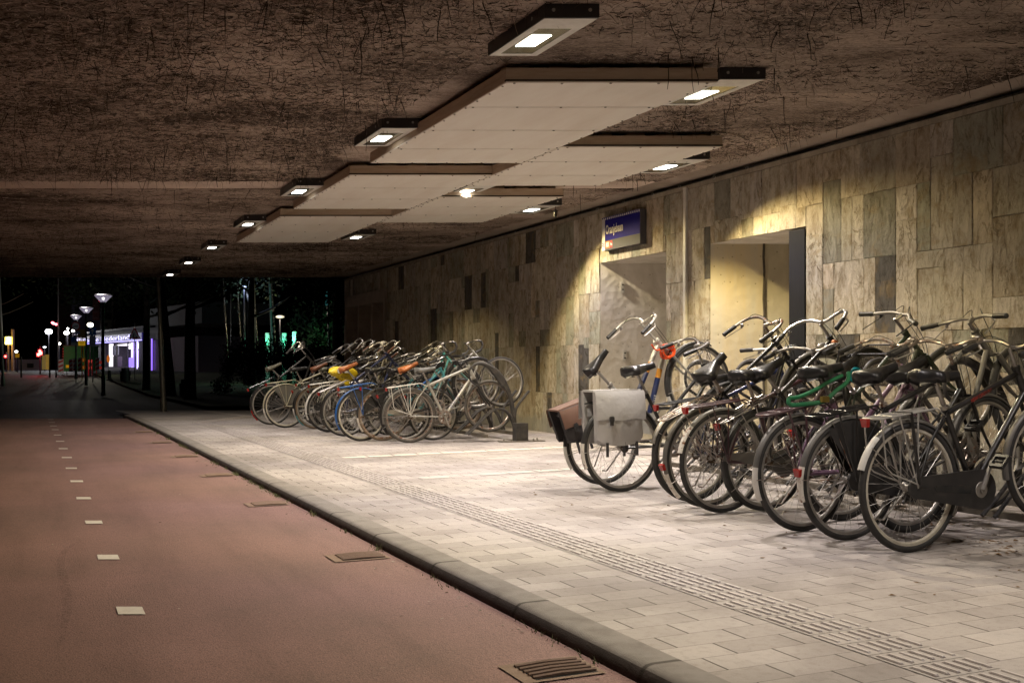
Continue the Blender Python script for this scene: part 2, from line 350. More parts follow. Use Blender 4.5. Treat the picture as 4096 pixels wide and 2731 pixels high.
# ------------------------------------------------------------------ ceiling lamps
def lamp_light(parent, p, power, yaw=0, tilt=-10, col=(1, .93, .84), name='light_source'):
    ld = bpy.data.lights.new(name, 'SPOT'); ld.energy = power; ld.spot_size = R(134); ld.spot_blend = .42; ld.shadow_soft_size = .055
    ld.color = (1, 1, 1); ld.use_nodes = True; t = ld.node_tree; n = t.nodes
    # the lens throws a neutral centre and a yellow rim
    g = n.new('ShaderNodeTexCoord'); sp = n.new('ShaderNodeSeparateXYZ'); lk(t, g.outputs['Normal'], sp.inputs[0])
    ab = n.new('ShaderNodeMath'); ab.operation = 'ABSOLUTE'; lk(t, sp.outputs['Z'], ab.inputs[0])
    r = ramp(n, [(.40, (1.22, .88, .30)), (.52, (1.25, 1.0, .50)), (.68, (1.07, .95, .76)), (.78, (1.01, .92, .91)), (.88, (1.05, .96, .82)), (1., (1.02, .93, .87))]); lk(t, ab.outputs[0], r.inputs[0])
    em = [x for x in n if x.type == 'EMISSION'][0]; lk(t, r.outputs[0], em.inputs[0])
    o = bpy.data.objects.new(name, ld); COL.objects.link(o); o.parent = parent; o.location = p
    o.rotation_euler = (-R(tilt), 0, yaw); return o
def sheet(name, X0, X1, D0, D1, nx, nd, z0, mt, parent=None, extra=None):   # ground sheet cut along the skew, follows the fall of the ground
    m = MB(); vs = []; fs = []
    for j in range(nd+1):
        D = lerp(D0, D1, j/nd)
        for i in range(nx+1):
            X = lerp(X0, X1, i/nx); vs.append(SD(X, D, z0+drop(D)))
    for j in range(nd):
        for i in range(nx):
            a = j*(nx+1)+i; fs.append((a, a+1, a+nx+2, a+nx+1))
    return m.add(vs, fs).build(name, mt, parent, smooth=False)
def strip(name, prof, Y0, Y1, n, mt, z0=0.):   # profile (X,z) swept along the tunnel
    m = MB(); vs = []; fs = []; k = len(prof)
    for j in range(n+1):
        Y = lerp(Y0, Y1, j/n)
        for X, z in prof: vs.append((X, Y, z+z0+drop(dep(X, Y))))
    for j in range(n):
        for i in range(k-1): a = j*k+i; fs.append((a+k, a+k+1, a+1, a))
    return m.add(vs, fs).build(name, mt, None)
HR = -.054
def dY(X, D): return (D-X*ST)/CT
# ------------------------------------------------------------------ ground
tag(sheet('cycle_road', -9, 1.84, -3.5, 21.8, 8, 40, HR, ASPH), kind='structure')
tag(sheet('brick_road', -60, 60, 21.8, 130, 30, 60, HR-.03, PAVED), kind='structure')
tag(sheet('pavement', 2.013, 7.2, -3.5, 27.2, 8, 46, 0, PAVE), kind='structure')
gm, gt, gn, gl, gb = nt('night_lawn'); gf = noise(gn, gt, coords(gn, gt), 1.5, 6); gr = ramp(gn, [(.3, (.012, .022, .006)), (.7, (.035, .055, .018))]); lk(gt, gf, gr.inputs[0]); lk(gt, gr.outputs[0], gb.inputs['Base Color']); gb.inputs['Roughness'].default_value = .95
bump(gn, gt, noise(gn, gt, coords(gn, gt), 30, 4), 1., .05, gb)
tag(sheet('lawn', 4.5, 60, 29.5, 96, 20, 40, .03, gm), kind='structure')
kb = strip('kerb', [(1.835, HR-.1), (1.845, HR+.012), (1.856, -.022), (1.864, -.009), (1.878, 0.), (1.90, .0035), (2.0, .0035), (2.015, .001), (2.017, -.05)], -3, dY(1.9, 22.6), 120, KERB)
kb.data.materials.append(KERBF)
for KM in (KERB, KERBF):
    t = KM.node_tree; n = t.nodes; b_ = n['Principled BSDF']; src = b_.inputs['Base Color'].links[0].from_socket
    tc_ = n.new('ShaderNodeTexCoord'); sx_ = n.new('ShaderNodeSeparateXYZ'); lk(t, tc_.outputs['Object'], sx_.inputs[0]); md = n.new('ShaderNodeMath'); md.operation = 'PINGPONG'; md.inputs[1].default_value = .5; lk(t, sx_.outputs['Y'], md.inputs[0])
    r_ = ramp(n, [(.008, .8), (.014, 0.)]); lk(t, md.outputs[0], r_.inputs[0]); lk(t, mix(n, t, r_.outputs[0], src, (.04, .032, .026)), b_.inputs['Base Color'])
for p in kb.data.polygons:
    if p.index % 8 in (0, 1, 2): p.material_index = 1
tag(kb, kind='structure')
tm, tt_, tn, tl, tb = nt('tyre_rubber_smear'); tb.inputs['Base Color'].default_value = (.03, .025, .024, 1); tb.inputs['Roughness'].default_value = .7
ta = ramp(tn, [(.42, 0.), (.65, .2)]); lk(tt_, noise(tn, tt_, coords(tn, tt_), 38, 4), ta.inputs[0]); lk(tt_, ta.outputs[0], tb.inputs['Alpha'])
def smear(P, w):
    P = [gpt(x*1.7415, y*1.7415, HR) for x, y in P]; P = catmull([V((p.x, p.y, 0)) for p in P], 6); m = MB(); vs = []
    for i, p in enumerate(P):
        d = (P[min(i+1, len(P)-1)]-P[max(i-1, 0)]).normalized(); q = V((d.y, -d.x, 0))*w*(.4+.6*sin(pi*(i+.5)/len(P)))
        vs += [(p.x-q.x, p.y-q.y, HR+drop(dep(p.x, p.y))+.003), (p.x+q.x, p.y+q.y, HR+drop(dep(p.x, p.y))+.003)]
    m.add(vs, [(2*i, 2*i+1, 2*i+3, 2*i+2) for i in range(len(P)-1)]); return m.build('tyre_mark', tm, None, False)
tag(smear([(185, 1242), (152, 1262), (139, 1292), (146, 1330), (154, 1375), (150, 1420), (142, 1475)], .022), kind='structure')
# white lane marks, one every 1.4 m
for i in range(14):
    D = [4.517, 5.78, 7.07, 8.35, 9.58, 10.8, 12.06, 13.35, 14.65, 15.98, 17.36, 18.56, 19.9, 21.1][i]; X = .397; h = .075*1.0
    m = MB(); a = [SD(X-.052+random.uniform(-.003, .003), D-.07, 0), SD(X+.052, D-.07, 0), SD(X+.052, D+.07, 0), SD(X-.052, D+.07, 0)]
    z = HR+drop(D)+.004
    m.add([V((p.x, p.y, z)) for p in a], [(0, 1, 2, 3)])
    tag(m.build('lane_mark', MARK, None, False), None, None, 'white dashes down the middle of the cycle road', 'structure')
# dashed white line of painted pavers across the pavement
m = MB(); mf = MB()
for i in range(10):
    for mm, Y0, x0 in ((m, 11.07, 3.10), (mf, 8.74, 3.16)):
        x = x0+i*.302; y = Y0+i*.035
        if mm is mf and i in (1, 6): continue
        mm.add([(x, y, .004), (x+.268, y+.01, .004), (x+.270, y+.155, .004), (x+.004, y+.15, .004)], [(0, 1, 2, 3)])
tag(m.build('painted_line', MARK, None, False), kind='structure'); tag(mf.build('faded_painted_line', MARKW, None, False), kind='structure')
# tactile guide strip: a base of tiles and raised ribs
def tact(Xa, Xb, D0, D1, m, mb, ya=None, yb=None):
    y = D0
    while y < D1:
        dd = dep(Xa, y); zz = drop(dd)
        for k in range(6):
            x = lerp(Xa, Xb, (k+.5)/6)+random.uniform(-.0015, .0015); L = .110; w = .0095; hh = .008
            if random.random() < .02: L = .06
            b = [(x-w, y-L/2, zz), (x+w, y-L/2, zz), (x+w, y+L/2, zz), (x-w, y+L/2, zz)]
            tt = [(x-w*.55, y-L/2+.006, zz+hh), (x+w*.55, y-L/2+.006, zz+hh), (x+w*.55, y+L/2-.006, zz+hh), (x-w*.55, y+L/2-.006, zz+hh)]
            m.hexa(b, tt)
            if random.random() < .8: gr.add([(x-w-.004, y-L/2-.004, zz+.0042), (x+w*.4, y-L/2-.004, zz+.0042), (x+w*.4, y+L/2, zz+.0042), (x-w-.004, y+L/2, zz+.0042)], [(0, 1, 2, 3)])  # dark strip painted as the shadow edge of the rib
        mb.add([(Xa-.004, y-.0725, zz+.003), (Xb+.004, y-.0725, zz+.003), (Xb+.004, y+.0725, zz+.003), (Xa-.004, y+.0725, zz+.003)], [(0, 1, 2, 3)])
        y += .15
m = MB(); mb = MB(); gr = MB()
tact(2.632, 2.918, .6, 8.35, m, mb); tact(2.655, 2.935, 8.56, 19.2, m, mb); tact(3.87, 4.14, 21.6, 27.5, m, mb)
for i in range(13):                               # the crossing run, rows laid askew
    t = i/12; p = V((2.78, 19.33, 0)).lerp(V((4.0, 21.5, 0)), t); d = V((1.22, 2.17, 0)).normalized(); q = V((d.y, -d.x, 0))
    zz = drop(dep(p.x, p.y))
    for k in range(6):
        c = p+q*((k-2.5)*.047); rot = M.Rotation(math.atan2(d.y, d.x), 3, 'Z'); m.box((c.x, c.y, zz+.004), (.15, .02, .008), rot)
tt = MB(); tt.v = mb.v; tt.f = mb.f; tag(tt.build('tactile_tiles', TACT, None, False), kind='structure')
tag(gr.build('tactile_rib_shade', mat('rib_shade', (.13, .10, .09), .9, dirt=.6, dcol=(.3, .26, .24), ds=9), None, False), kind='structure')
tag(m.build('tactile_ribs', mat('tactile_rib', (.53, .475, .45), .6, dirt=.5, dcol=(.36, .32, .30), ds=20), None, False), kind='structure')
# drain grates in the gutter
def grate(D, lab):
    X1, X0 = 1.80, 1.49; Yc = dY(1.65, D); z = HR+drop(D)
    e = empty('drain_grate', (1.645, Yc, z)); tag(e, lab, 'drain grate', 'iron gully grates along the kerb')
    fr = MB(); w = .155; d = .115; IR = mat('rusty_iron', (.25, .165, .125), .8, dirt=.6, dcol=(.22, .15, .10), ds=20, bmp=.8)
    fr.add([(-w, -d, .005), (w, -d, .005), (w, d, .005), (-w, d, .005), (-w+.05, -d+.02, .005), (w-.02, -d+.02, .005), (w-.02, d-.02, .005), (-w+.05, d-.02, .005)],
           [(0, 1, 5, 4), (1, 2, 6, 5), (2, 3, 7, 6), (3, 0, 4, 7)])
    fr.build('frame', IR, e, False)
    pit = MB(); pit.add([(-w+.05, -d+.02, .0042), (w-.02, -d+.02, .0042), (w-.02, d-.02, .0042), (-w+.05, d-.02, .0042)], [(0, 1, 2, 3)]).build('pit', mat('dark_pit', (.012, .01, .008), .9, dirt=0), e, False)
    b = MB()
    for k in range(5): b.tube([(-w+.05, -d+.045+k*.036, .006), (0, -d+.045+k*.036, .010), (w-.02, -d+.045+k*.036, .006)], .008, 6)
    b.build('bars', IR, e)
gl_ = ['nearest rusty gully grate at the bottom edge of the road', 'rusty gully grate, second from the camera, beside the kerb', 'third gully grate from the camera along the kerb', 'fourth gully grate from the camera along the kerb', 'fifth gully grate from the camera along the kerb', 'sixth gully grate from the camera, far along the kerb', 'farthest gully grate beside the dark end of the kerb']
for D, l_ in zip([3.64, 5.79, 8.0, 10.1, 12.2, 14.4, 16.7], gl_): grate(D, l_)
# ------------------------------------------------------------------ the stone wall
XW = 7.1; YE = 25.35; ZT = 3.085
OPEN = [(10.9, 12.53, 0, 2.40), (8.35, 9.98, 0, 2.40), (21.95, 25.15, 0, 2.69)]
def slabs():
    cw, ch = .05, .05; Y0 = -3.0; n = int((YE-Y0)/cw); H = int(ZT/ch)
    sky = [0]*n; out = []; rnd = random.Random(11)
    while True:
        mn = min(sky)
        if mn >= H: break
        i = sky.index(mn); j = i
        while j < n and sky[j] == mn: j += 1
        gap = j-i
        w = rnd.choice([3, 3, 4, 4, 5, 5, 6, 7, 8]); 
        if gap-w < 3: w = gap
        if w > 10: w = 6
        h = rnd.choice([5, 7, 9, 11, 13, 14, 16, 18, 20] if mn < 30 else [7, 10, 13, 16, 18, 20, 22])
        if w <= 3: h = min(h, 13)
        # long joints: stop many slabs at common course heights
        for c in (12, 26, 40, 52):
            if mn < c < mn+h+3 and rnd.random() < .72: h = c-mn
        h = max(3, min(h, H-mn))
        if H-mn-h < 3: h = H-mn
        out.append((Y0+i*cw, Y0+(i+w)*cw, mn*ch, (mn+h)*ch if mn+h < H else ZT))
        for k in range(i, min(i+w, n)): sky[k] = mn+h
    return out
def cut(rects, o):
    r = []
    for (a, b, c, d) in rects:
        A, B, C_, D_ = o
        if b <= A or a >= B or d <= C_ or c >= D_: r.append((a, b, c, d)); continue
        if a < A: r.append((a, A, c, d))
        if b > B: r.append((B, b, c, d))
        if d > D_: r.append((max(a, A), min(b, B), D_, d))
    return r
SL = slabs()
for o_ in OPEN: SL = cut(SL, o_)
SL = [s_ for s_ in SL if s_[1]-s_[0] > .03 and s_[3]-s_[2] > .03]
wall = empty('stone_wall', (XW, 12, 0)); tag(wall, 'long underpass wall clad in upright sandy and dark slate slabs', 'wall')
vs = []; fs = []; cols = []; sh = []; rnd = random.Random(5)
for (a, b, c, d) in SL:
    k = rnd.random(); g = .0012; ww = b-a
    if k < .065 and ww < .36 and d-c < .85: col = (.105, .096, .085)
    elif k < .13: col = (.26, .245, .20)
    elif k < .22: col = (.34, .33, .26)
    else:
        base = rnd.choice([(.50, .45, .37), (.53, .475, .385), (.47, .425, .34), (.51, .44, .34), (.54, .49, .43)]); f = rnd.uniform(.78, 1.10); col = tuple(x*f for x in base)
    prot = rnd.uniform(.004, .011)
    x0 = XW-prot; o = len(vs); tl = rnd.uniform(-.006, .006); tm = rnd.uniform(-.006, .006); e = .004
    jit = lambda: rnd.uniform(-.003, .003)
    q = [(a+g, c+g), (b-g, c+g), (b-g, d-g), (a+g, d-g)]
    vs += [(XW+.012, y, z) for y, z in q]
    vs += [(x0+.004, y+jit()*.5, z+jit()*.5) for y, z in q]
    vs += [(x0+(tl if y > (a+b)/2 else -tl)*.6+(tm if z > (c+d)/2 else -tm)*.6, y+(e if y < (a+b)/2 else -e)+jit(), z+(e if z < (c+d)/2 else -e)+jit()) for y, z in q]
    F_ = [(0, 1, 5, 4), (1, 2, 6, 5), (2, 3, 7, 6), (3, 0, 4, 7), (4, 5, 9, 8), (5, 6, 10, 9), (6, 7, 11, 10), (7, 4, 8, 11), (8, 9, 10, 11)]
    fs += [tuple(i+o for i in f) for f in F_]; sft = (rnd.uniform(0, 50), rnd.uniform(0, 50), rnd.uniform(0, 50))
    cols += [col]*12; sh += [sft]*12
mb = MB().add(vs, fs); me = bpy.data.meshes.new('cladding'); me.from_pydata(mb.v, [], mb.f); me.materials.append(STONE)
ca = me.color_attributes.new('slab', 'FLOAT_COLOR', 'POINT'); ca.data.foreach_set('color', np.array([[*c, 1] for c in cols], dtype=np.float32).ravel())
sa = me.attributes.new('shift', 'FLOAT_VECTOR', 'POINT'); sa.data.foreach_set('vector', np.array(sh, dtype=np.float32).ravel()); me.update()
mb.build('cladding', None, wall, data=me).location = (-XW, -12, 0)
# mortar backing with the openings left free
m = MB(); ys = sorted({-3.0, YE} | {o[0] for o in OPEN} | {o[1] for o in OPEN})
MORT = m_concrete('mortar', (.36, .32, .25), (.20, .17, .13), 6)
for a, b in zip(ys, ys[1:]):
    z0 = 0
    for o in OPEN:
        if abs(o[0]-a) < 1e-6: z0 = o[3]
    m.box((XW+.1+.012, (a+b)/2, (z0-.3+ZT)/2 if z0 == 0 else (z0+ZT)/2), (.2, b-a, ZT-z0+.3 if z0 == 0 else ZT-z0))
m.box((XW+.09, (YE-3)/2, ZT+.028), (.2, YE+3, .052))
m.build('backing', MORT, wall, False).location = (-XW, -12, 0)
# black movement gap between wall and deck, with a cable
m = MB(); m.box((XW+.15, (YE-3)/2, ZT+.08), (.05, YE+3, .06)); m.build('gap_filler', mat('black_gap', (.008, .007, .006), .9, dirt=0), wall, False).location = (-XW, -12, 0)
m = MB(); m.tube([(XW+.02+.004*sin(i*1.7), -3+i*.5, ZT+.072+.004*cos(i*2.3)) for i in range(56)], .012, 6); m.build('cable', BLKM, wall).location = (-XW, -12, 0)
cl = MB()
for i, Y in enumerate([9.3, 9.9, 10.6, 11.2, 11.9, 12.6, 13.4, 14.2, 15.3, 16.6, 18.]):
    cl.tube([(XW-.01, Y+.022*cos(a*.5), ZT+.06+.022*sin(a*.5)) for a in range(0, 12)], .004, 5)
cl.build('cable_clips', STEEL, wall).location = (-XW, -12, 0)
# two deep openings: soffit, reveals, back; skewed like the deck
SK = V((CT, -ST, 0))
def opening(Ya, Yb, zt, mats, nm):
    m = MB(); dpt_ = 2.4; p = V((XW-.004, Yb, 0)); q = V((XW-.004, Ya, 0)); pe = p+SK*dpt_*1.1; qe = q+SK*dpt_*1.1
    def quad(a, b, z0, z1, bulge=0): 
        n_ = 6; 
        for i in range(n_):
            s0 = a.lerp(b, i/n_); s1 = a.lerp(b, (i+1)/n_); m.add([(s0.x, s0.y, z0), (s1.x, s1.y, z0), (s1.x, s1.y, z1), (s0.x, s0.y, z1)], [(0, 1, 2, 3)])
    mid = p+SK*.61 if nm == 'b' else p.lerp(pe, .42)
    quad(p, mid, -.1, zt+.01); m.build('reveal', mats[0], wall).location = (-XW, -12, 0)
    m = MB(); a = mid; quad(a+V((0, -.004, 0)), pe, -.1, zt+.01); m.build('reveal', mats[1], wall).location = (-XW, -12, 0)
    m = MB(); quad(qe, q, -.1, zt+.01); m.build('reveal', mats[0], wall).location = (-XW, -12, 0)
    m = MB(); quad(pe, qe, -.1, zt+.01); m.build('back_wall', mats[1], wall).location = (-XW, -12, 0)
    m = MB(); m.add([(p.x, p.y, zt-.004), (pe.x, pe.y, zt-.004), (qe.x, qe.y, zt-.004), (q.x, q.y, zt-.004)], [(0, 1, 2, 3)]); m.build('soffit', CONC, wall, False).location = (-XW, -12, 0)
    m = MB(); m.add([(p.x-.02, p.y, .001), (pe.x, pe.y, .001), (qe.x, qe.y, .001), (q.x-.02, q.y, .001)], [(0, 3, 2, 1)]); m.build('threshold', CONC, wall, False).location = (-XW, -12, 0)
opening(10.9, 12.53, 2.40, (CONC, CONC), 'a'); opening(8.35, 9.98, 2.40, (CONC2, CONC4), 'b')
m = MB(); pj = V((XW, 9.98, 0))+SK*.61; m.tube([(pj.x-.01+.006*sin(i*2.1), pj.y-.014, i*.16) for i in range(16)], .014, 5); m.build('joint', mat('dark_joint', (.06, .05, .035), .9, dirt=.5), wall).location = (-XW, -12, 0)
# niche at the far end with three bays
nf = empty('niche_frame', (XW, 23.5, 0)); tag(nf, 'pale concrete frame with three bays at the far end of the wall', 'niche')
def nb(name, y0, y1, z0, z1, d, x0=-.05):
    m = MB(); m.box((x0+d/2, (y0+y1)/2-23.5, (z0+z1)/2), (d, y1-y0, z1-z0)); return m.build(name, CONC3, nf, False)
NO = (21.95, 25.15)
nb('lintel', NO[0]+.002, NO[1]-.002, 2.42, 2.688, .5)
nb('jamb', NO[0]+.002, NO[0]+.12, 0, 2.418, .5); nb('jamb', NO[1]-.12, NO[1]-.002, 0, 2.418, .5)
nb('mullion', 22.95, 23.05, 0, 2.418, .4, -.03); nb('mullion', 24.02, 24.10, 0, 2.418, .4, -.03)
nb('back_panel', NO[0]+.1, NO[1]-.1, 0, 2.418, .06, .46)
# ------------------------------------------------------------------ deck and ceiling
ZC = 3.18
def skew_obj(m, name, mt, parent=None, smooth=False):      # coordinates given as (lateral, depth) of the skewed deck
    o = m.build(name, mt, parent, smooth); o.rotation_euler = (0, 0, -TH); return o
deck = empty('bridge_deck', (0, 0, 0)); tag(deck, 'low skewed road deck forming the underpass ceiling, clad in shaggy wood wool boards', 'bridge deck')
m = MB(); m.add([SD(-14, -4, ZC+.02), SD(7.6, -4, ZC+.02), SD(7.6, 26, ZC+.02), SD(-14, 26, ZC+.02), SD(-14, -4, ZC+.9), SD(7.6, -4, ZC+.9), SD(7.6, 26, ZC+.9), SD(-14, 26, ZC+.9)],
      [(3, 2, 1, 0), (4, 5, 6, 7), (0, 1, 5, 4), (1, 2, 6, 5), (2, 3, 7, 6), (3, 0, 4, 7)]); m.build('deck_slab', CONC3, deck, False)
def latD(X, D, z):                                          # same point in the rotated frame
    p = SD(X, D, z); return (p.x*CT - p.y*ST, p.x*ST + p.y*CT, z)
def board_field(X0, X1, D0, D1):
    m = MB(); m.hexa([latD(X0, D0, ZC), latD(X1, D0, ZC), latD(X1, D1, ZC), latD(X0, D1, ZC)], [latD(X0, D0, ZC+.019), latD(X1, D0, ZC+.019), latD(X1, D1, ZC+.019), latD(X0, D1, ZC+.019)])
    o = skew_obj(m, 'wood_wool_board', WOOL, deck); return o
board_field(-14, 6.78, -4, 12.42); board_field(-14, 6.78, 12.95, 25.9)
m = MB(); m.hexa([latD(-14, 12.424, ZC+.006), latD(6.78, 12.424, ZC+.006), latD(6.78, 12.946, ZC+.006), latD(-14, 12.946, ZC+.006)], [latD(-14, 12.424, ZC+.018), latD(6.78, 12.424, ZC+.018), latD(6.78, 12.946, ZC+.018), latD(-14, 12.946, ZC+.018)]); skew_obj(m, 'joint_strip', m_concrete('pale_strip', (.60, .49, .41), (.44, .35, .29), 1.5), deck)
# shaggy fibres hanging from the boards
def fibres():
    rng = np.random.default_rng(3); P = []
    def field(n, D0, D1, L0, L1, clump):
        out = []
        while len(out) < n:
            D = D0+(D1-D0)*rng.random()**.8; lat = (rng.random()*1.15-.6)*D*1.02; X = lat*CT+D*ST; Y = D*CT-lat*ST
            if X > 6.76 or abs(D-12.68) < .28: continue
            if (2.9 < X < 4.6 and 7.6 < D < 17) or (4.4 < X < 5.8 and 9.8 < D < 14.8): continue
            q = sin(X*2.1+1.3*sin(Y*1.1))*sin(Y*1.7+1.1*sin(X*.9))+.6*sin(X*5.3+2*sin(Y*2.9))*sin(Y*4.1+1)
            left = .35 if lat < -.1*D else 0
            if rng.random() > .34+clump*q+left: continue
            out.append((X, Y, L0+(L1-L0)*rng.random()**2.2*(1.35 if left else 1)))
        return out
    P = field(30000, 3.0, 12.6, .02, .13, .42)+field(15000, 12.7, 25.8, .02, .12, .42)
    vs = []; fs = []; cl = []
    for (X, Y, L) in P:
        big = rng.random() < .012
        if big: L = .12+.14*rng.random()
        r = .0011+.0022*rng.random()**2+(.0022 if big else 0); a = rng.random()*2*pi; b = rng.random()*2*pi
        hang = rng.random()**1.5 if not big else 1
        dz = -(.08+.9*hang); s = (1-hang)*1.2+.25; p = np.array([X, Y, ZC+.003]); d = np.array([cos(a)*s, sin(a)*s*.5, dz]); d /= np.linalg.norm(d)
        cv = np.array([cos(b), sin(b), .2*cos(3*b)])*(.8+rng.random()*2.2)*(.7 if big else 1); o = len(vs); K = 5; tone = rng.random()
        cc = (.035, .024, .017) if tone < .55 else (.15, .11, .08) if tone < .78 else (.50, .39, .31)
        if big: cc = (.022, .016, .012)
        for k in range(K+1):
            rr = r*(1-.5*k/K); vs += [(p[0]+rr, p[1], p[2]), (p[0]-rr*.5, p[1]+rr*.87, p[2]), (p[0]-rr*.5, p[1]-rr*.87, p[2])]; cl += [(*cc, 1)]*3
            d = d+cv*.22*(1 if k < 2 else -.5); d /= np.linalg.norm(d); p = p+d*L/K; p[2] = min(p[2], ZC-.001)
        for k in range(K):
            for j in range(3): fs.append((o+k*3+j, o+k*3+(j+1) % 3, o+k*3+3+(j+1) % 3, o+k*3+3+j))
    Q = field(38000, 3.0, 12.6, .02, .10, .30)+field(16000, 12.7, 25.8, .03, .14, .30)
    for (X, Y, L) in Q:
        r = .0014+.0018*rng.random(); tone = rng.random(); cc = (.045, .034, .026) if tone < .40 else (.60, .49, .41) if tone < .8 else (.24, .18, .135); a = -TH+rng.normal()*.38+(pi if rng.random() < .5 else 0)
        p = np.array([X, Y, ZC+.001]); d = np.array([cos(a), sin(a), 0.]); q = np.array([-d[1], d[0], 0.]); o = len(vs); K = 3; w1 = rng.normal()*.3*L; h1 = .004+.012*rng.random()
        for k in range(K+1):
            tt_ = k/K; c_ = p+d*L*(tt_-.5)+q*w1*sin(pi*tt_)+np.array([0, 0, -h1*sin(pi*tt_)]); vs += [tuple(c_+q*r), tuple(c_-q*r*.5-np.array([0, 0, r*.87])), tuple(c_-q*r*.5+np.array([0, 0, r*.87]))]; cl += [(*cc, 1)]*3
        for k in range(K):
            for j in range(3): fs.append((o+k*3+j, o+k*3+(j+1) % 3, o+k*3+3+(j+1) % 3, o+k*3+3+j))
    mm, t, n, l, b = nt('old_fibre'); at_ = n.new('ShaderNodeAttribute'); at_.attribute_name = 'tone'; lk(t, at_.outputs['Color'], b.inputs['Base Color']); b.inputs['Roughness'].default_value = .9; b.inputs['Specular IOR Level'].default_value = .15
    me = bpy.data.meshes.new('fibres'); me.from_pydata(vs, [], fs); me.materials.append(mm)
    ca = me.color_attributes.new('tone', 'FLOAT_COLOR', 'POINT'); ca.data.foreach_set('color', np.array(cl, dtype=np.float32).ravel()); me.update()
    o = bpy.data.objects.new('hanging_fibres', me); COL.objects.link(o); tag(o, 'thin dark wood wool strands hanging from the ceiling boards', 'fibres', None, 'stuff')
fibres()
# white ceiling panels in timber frames
def panel(X0, X1, D0, D1, joints, lab):
    c = SD((X0+X1)/2, (D0+D1)/2, 3.03); e = empty('ceiling_panel', c); tag(e, lab, 'ceiling panel', 'white framed panels under the deck')
    z0 = 3.03; ds = [D0]+joints+[D1]
    for a, b in zip(ds, ds[1:]):
        m = MB(); g = .006; m.hexa([SD(X0+.004, a+g, z0)-c, SD(X1-.004, a+g, z0)-c, SD(X1-.004, b-g, z0)-c, SD(X0+.004, b-g, z0)-c], [SD(X0+.004, a+g, z0+.008)-c, SD(X1-.004, a+g, z0+.008)-c, SD(X1-.004, b-g, z0+.008)-c, SD(X0+.004, b-g, z0+.008)-c])
        m.build('sheet', PANEL, e, False)
    t = .035
    for (xa, xb, da, db) in ((X0, X1, D0, D0+t), (X0, X1, D1-t, D1), (X0, X0+t, D0+t, D1-t), (X1-t, X1, D0+t, D1-t)):
        m = MB(); m.hexa([SD(xa, da, z0+.0085)-c, SD(xb, da, z0+.0085)-c, SD(xb, db, z0+.0085)-c, SD(xa, db, z0+.0085)-c], [SD(xa, da, z0+.105)-c, SD(xb, da, z0+.105)-c, SD(xb, db, z0+.105)-c, SD(xa, db, z0+.105)-c]); m.build('frame_board', WOODF, e, False)
    m = MB(); a_, b_ = X0-.002, X1+.002; m.hexa([SD(a_, D0-.003, z0+.0086)-c, SD(b_, D0-.003, z0+.0086)-c, SD(b_, D0+.02, z0+.0086)-c, SD(a_, D0+.02, z0+.0086)-c], [SD(a_, D0-.003, z0+.022)-c, SD(b_, D0-.003, z0+.022)-c, SD(b_, D0+.02, z0+.022)-c, SD(a_, D0+.02, z0+.022)-c]); m.build('edge_trim', mat('dark_batten', (.03, .02, .015), .9), e, False)
    m = MB()                                                # spacer blocks up to the deck
    for i in range(5):
        for dd in (D0+.15, D1-.15):
            x = lerp(X0+.12, X1-.12, i/4); m.hexa([SD(x-.08, dd-.05, z0+.105)-c, SD(x+.08, dd-.05, z0+.105)-c, SD(x+.08, dd+.05, z0+.105)-c, SD(x-.08, dd+.05, z0+.105)-c], [SD(x-.08, dd-.05, ZC)-c, SD(x+.08, dd-.05, ZC)-c, SD(x+.08, dd+.05, ZC)-c, SD(x-.08, dd+.05, ZC)-c])
    m.build('spacer_block', WOODF, e, False)
    m = MB()
    for dd in ds[1:-1]:
        bk_ = MB(); bk_.hexa([SD(X0+.04, dd-.03, z0+.0082)-c, SD(X1-.04, dd-.03, z0+.0082)-c, SD(X1-.04, dd+.03, z0+.0082)-c, SD(X0+.04, dd+.03, z0+.0082)-c], [SD(X0+.04, dd-.03, z0+.04)-c, SD(X1-.04, dd-.03, z0+.04)-c, SD(X1-.04, dd+.03, z0+.04)-c, SD(X0+.04, dd+.03, z0+.04)-c]); bk_.build('batten', mat('dark_batten', (.03, .02, .015), .9), e, False)
    for dd in ds:
        for i in range(5):
            x = lerp(X0+.06, X1-.06, i/4)
            p = SD(x, min(max(dd, D0+.02), D1-.02)+random.uniform(-.006, .006), z0-.002)-c; m.box(p, (.014, .014, .006))
    for xx in (X0+.018, X1-.018):
        for k in range(14): p = SD(xx, lerp(D0+.1, D1-.1, k/13), z0-.002)-c; m.box(p, (.012, .012, .006))
    m.build('screw_heads', mat('screw_steel', (.12, .10, .08), .5, .4), e, False)
panel(3.11, 4.488, 7.53, 10.53, [8.25, 9.06, 9.84], 'nearest and largest white panel, beside the closest two lamps')
panel(4.492, 5.85, 9.75, 11.85, [10.46, 11.2], 'white panel nearest the wall, in front of the sign')
panel(3.11, 4.488, 11.2, 13.6, [12.0, 12.8], 'second white panel in the row over the kerb side')
panel(4.492, 5.85, 12.65, 14.9, [13.4, 14.15], 'farther white panel on the wall side, with a lamp at each side')
panel(3.11, 4.488, 14.3, 17.3, [15.1, 15.9, 16.6], 'farthest white panel in the row over the kerb side')
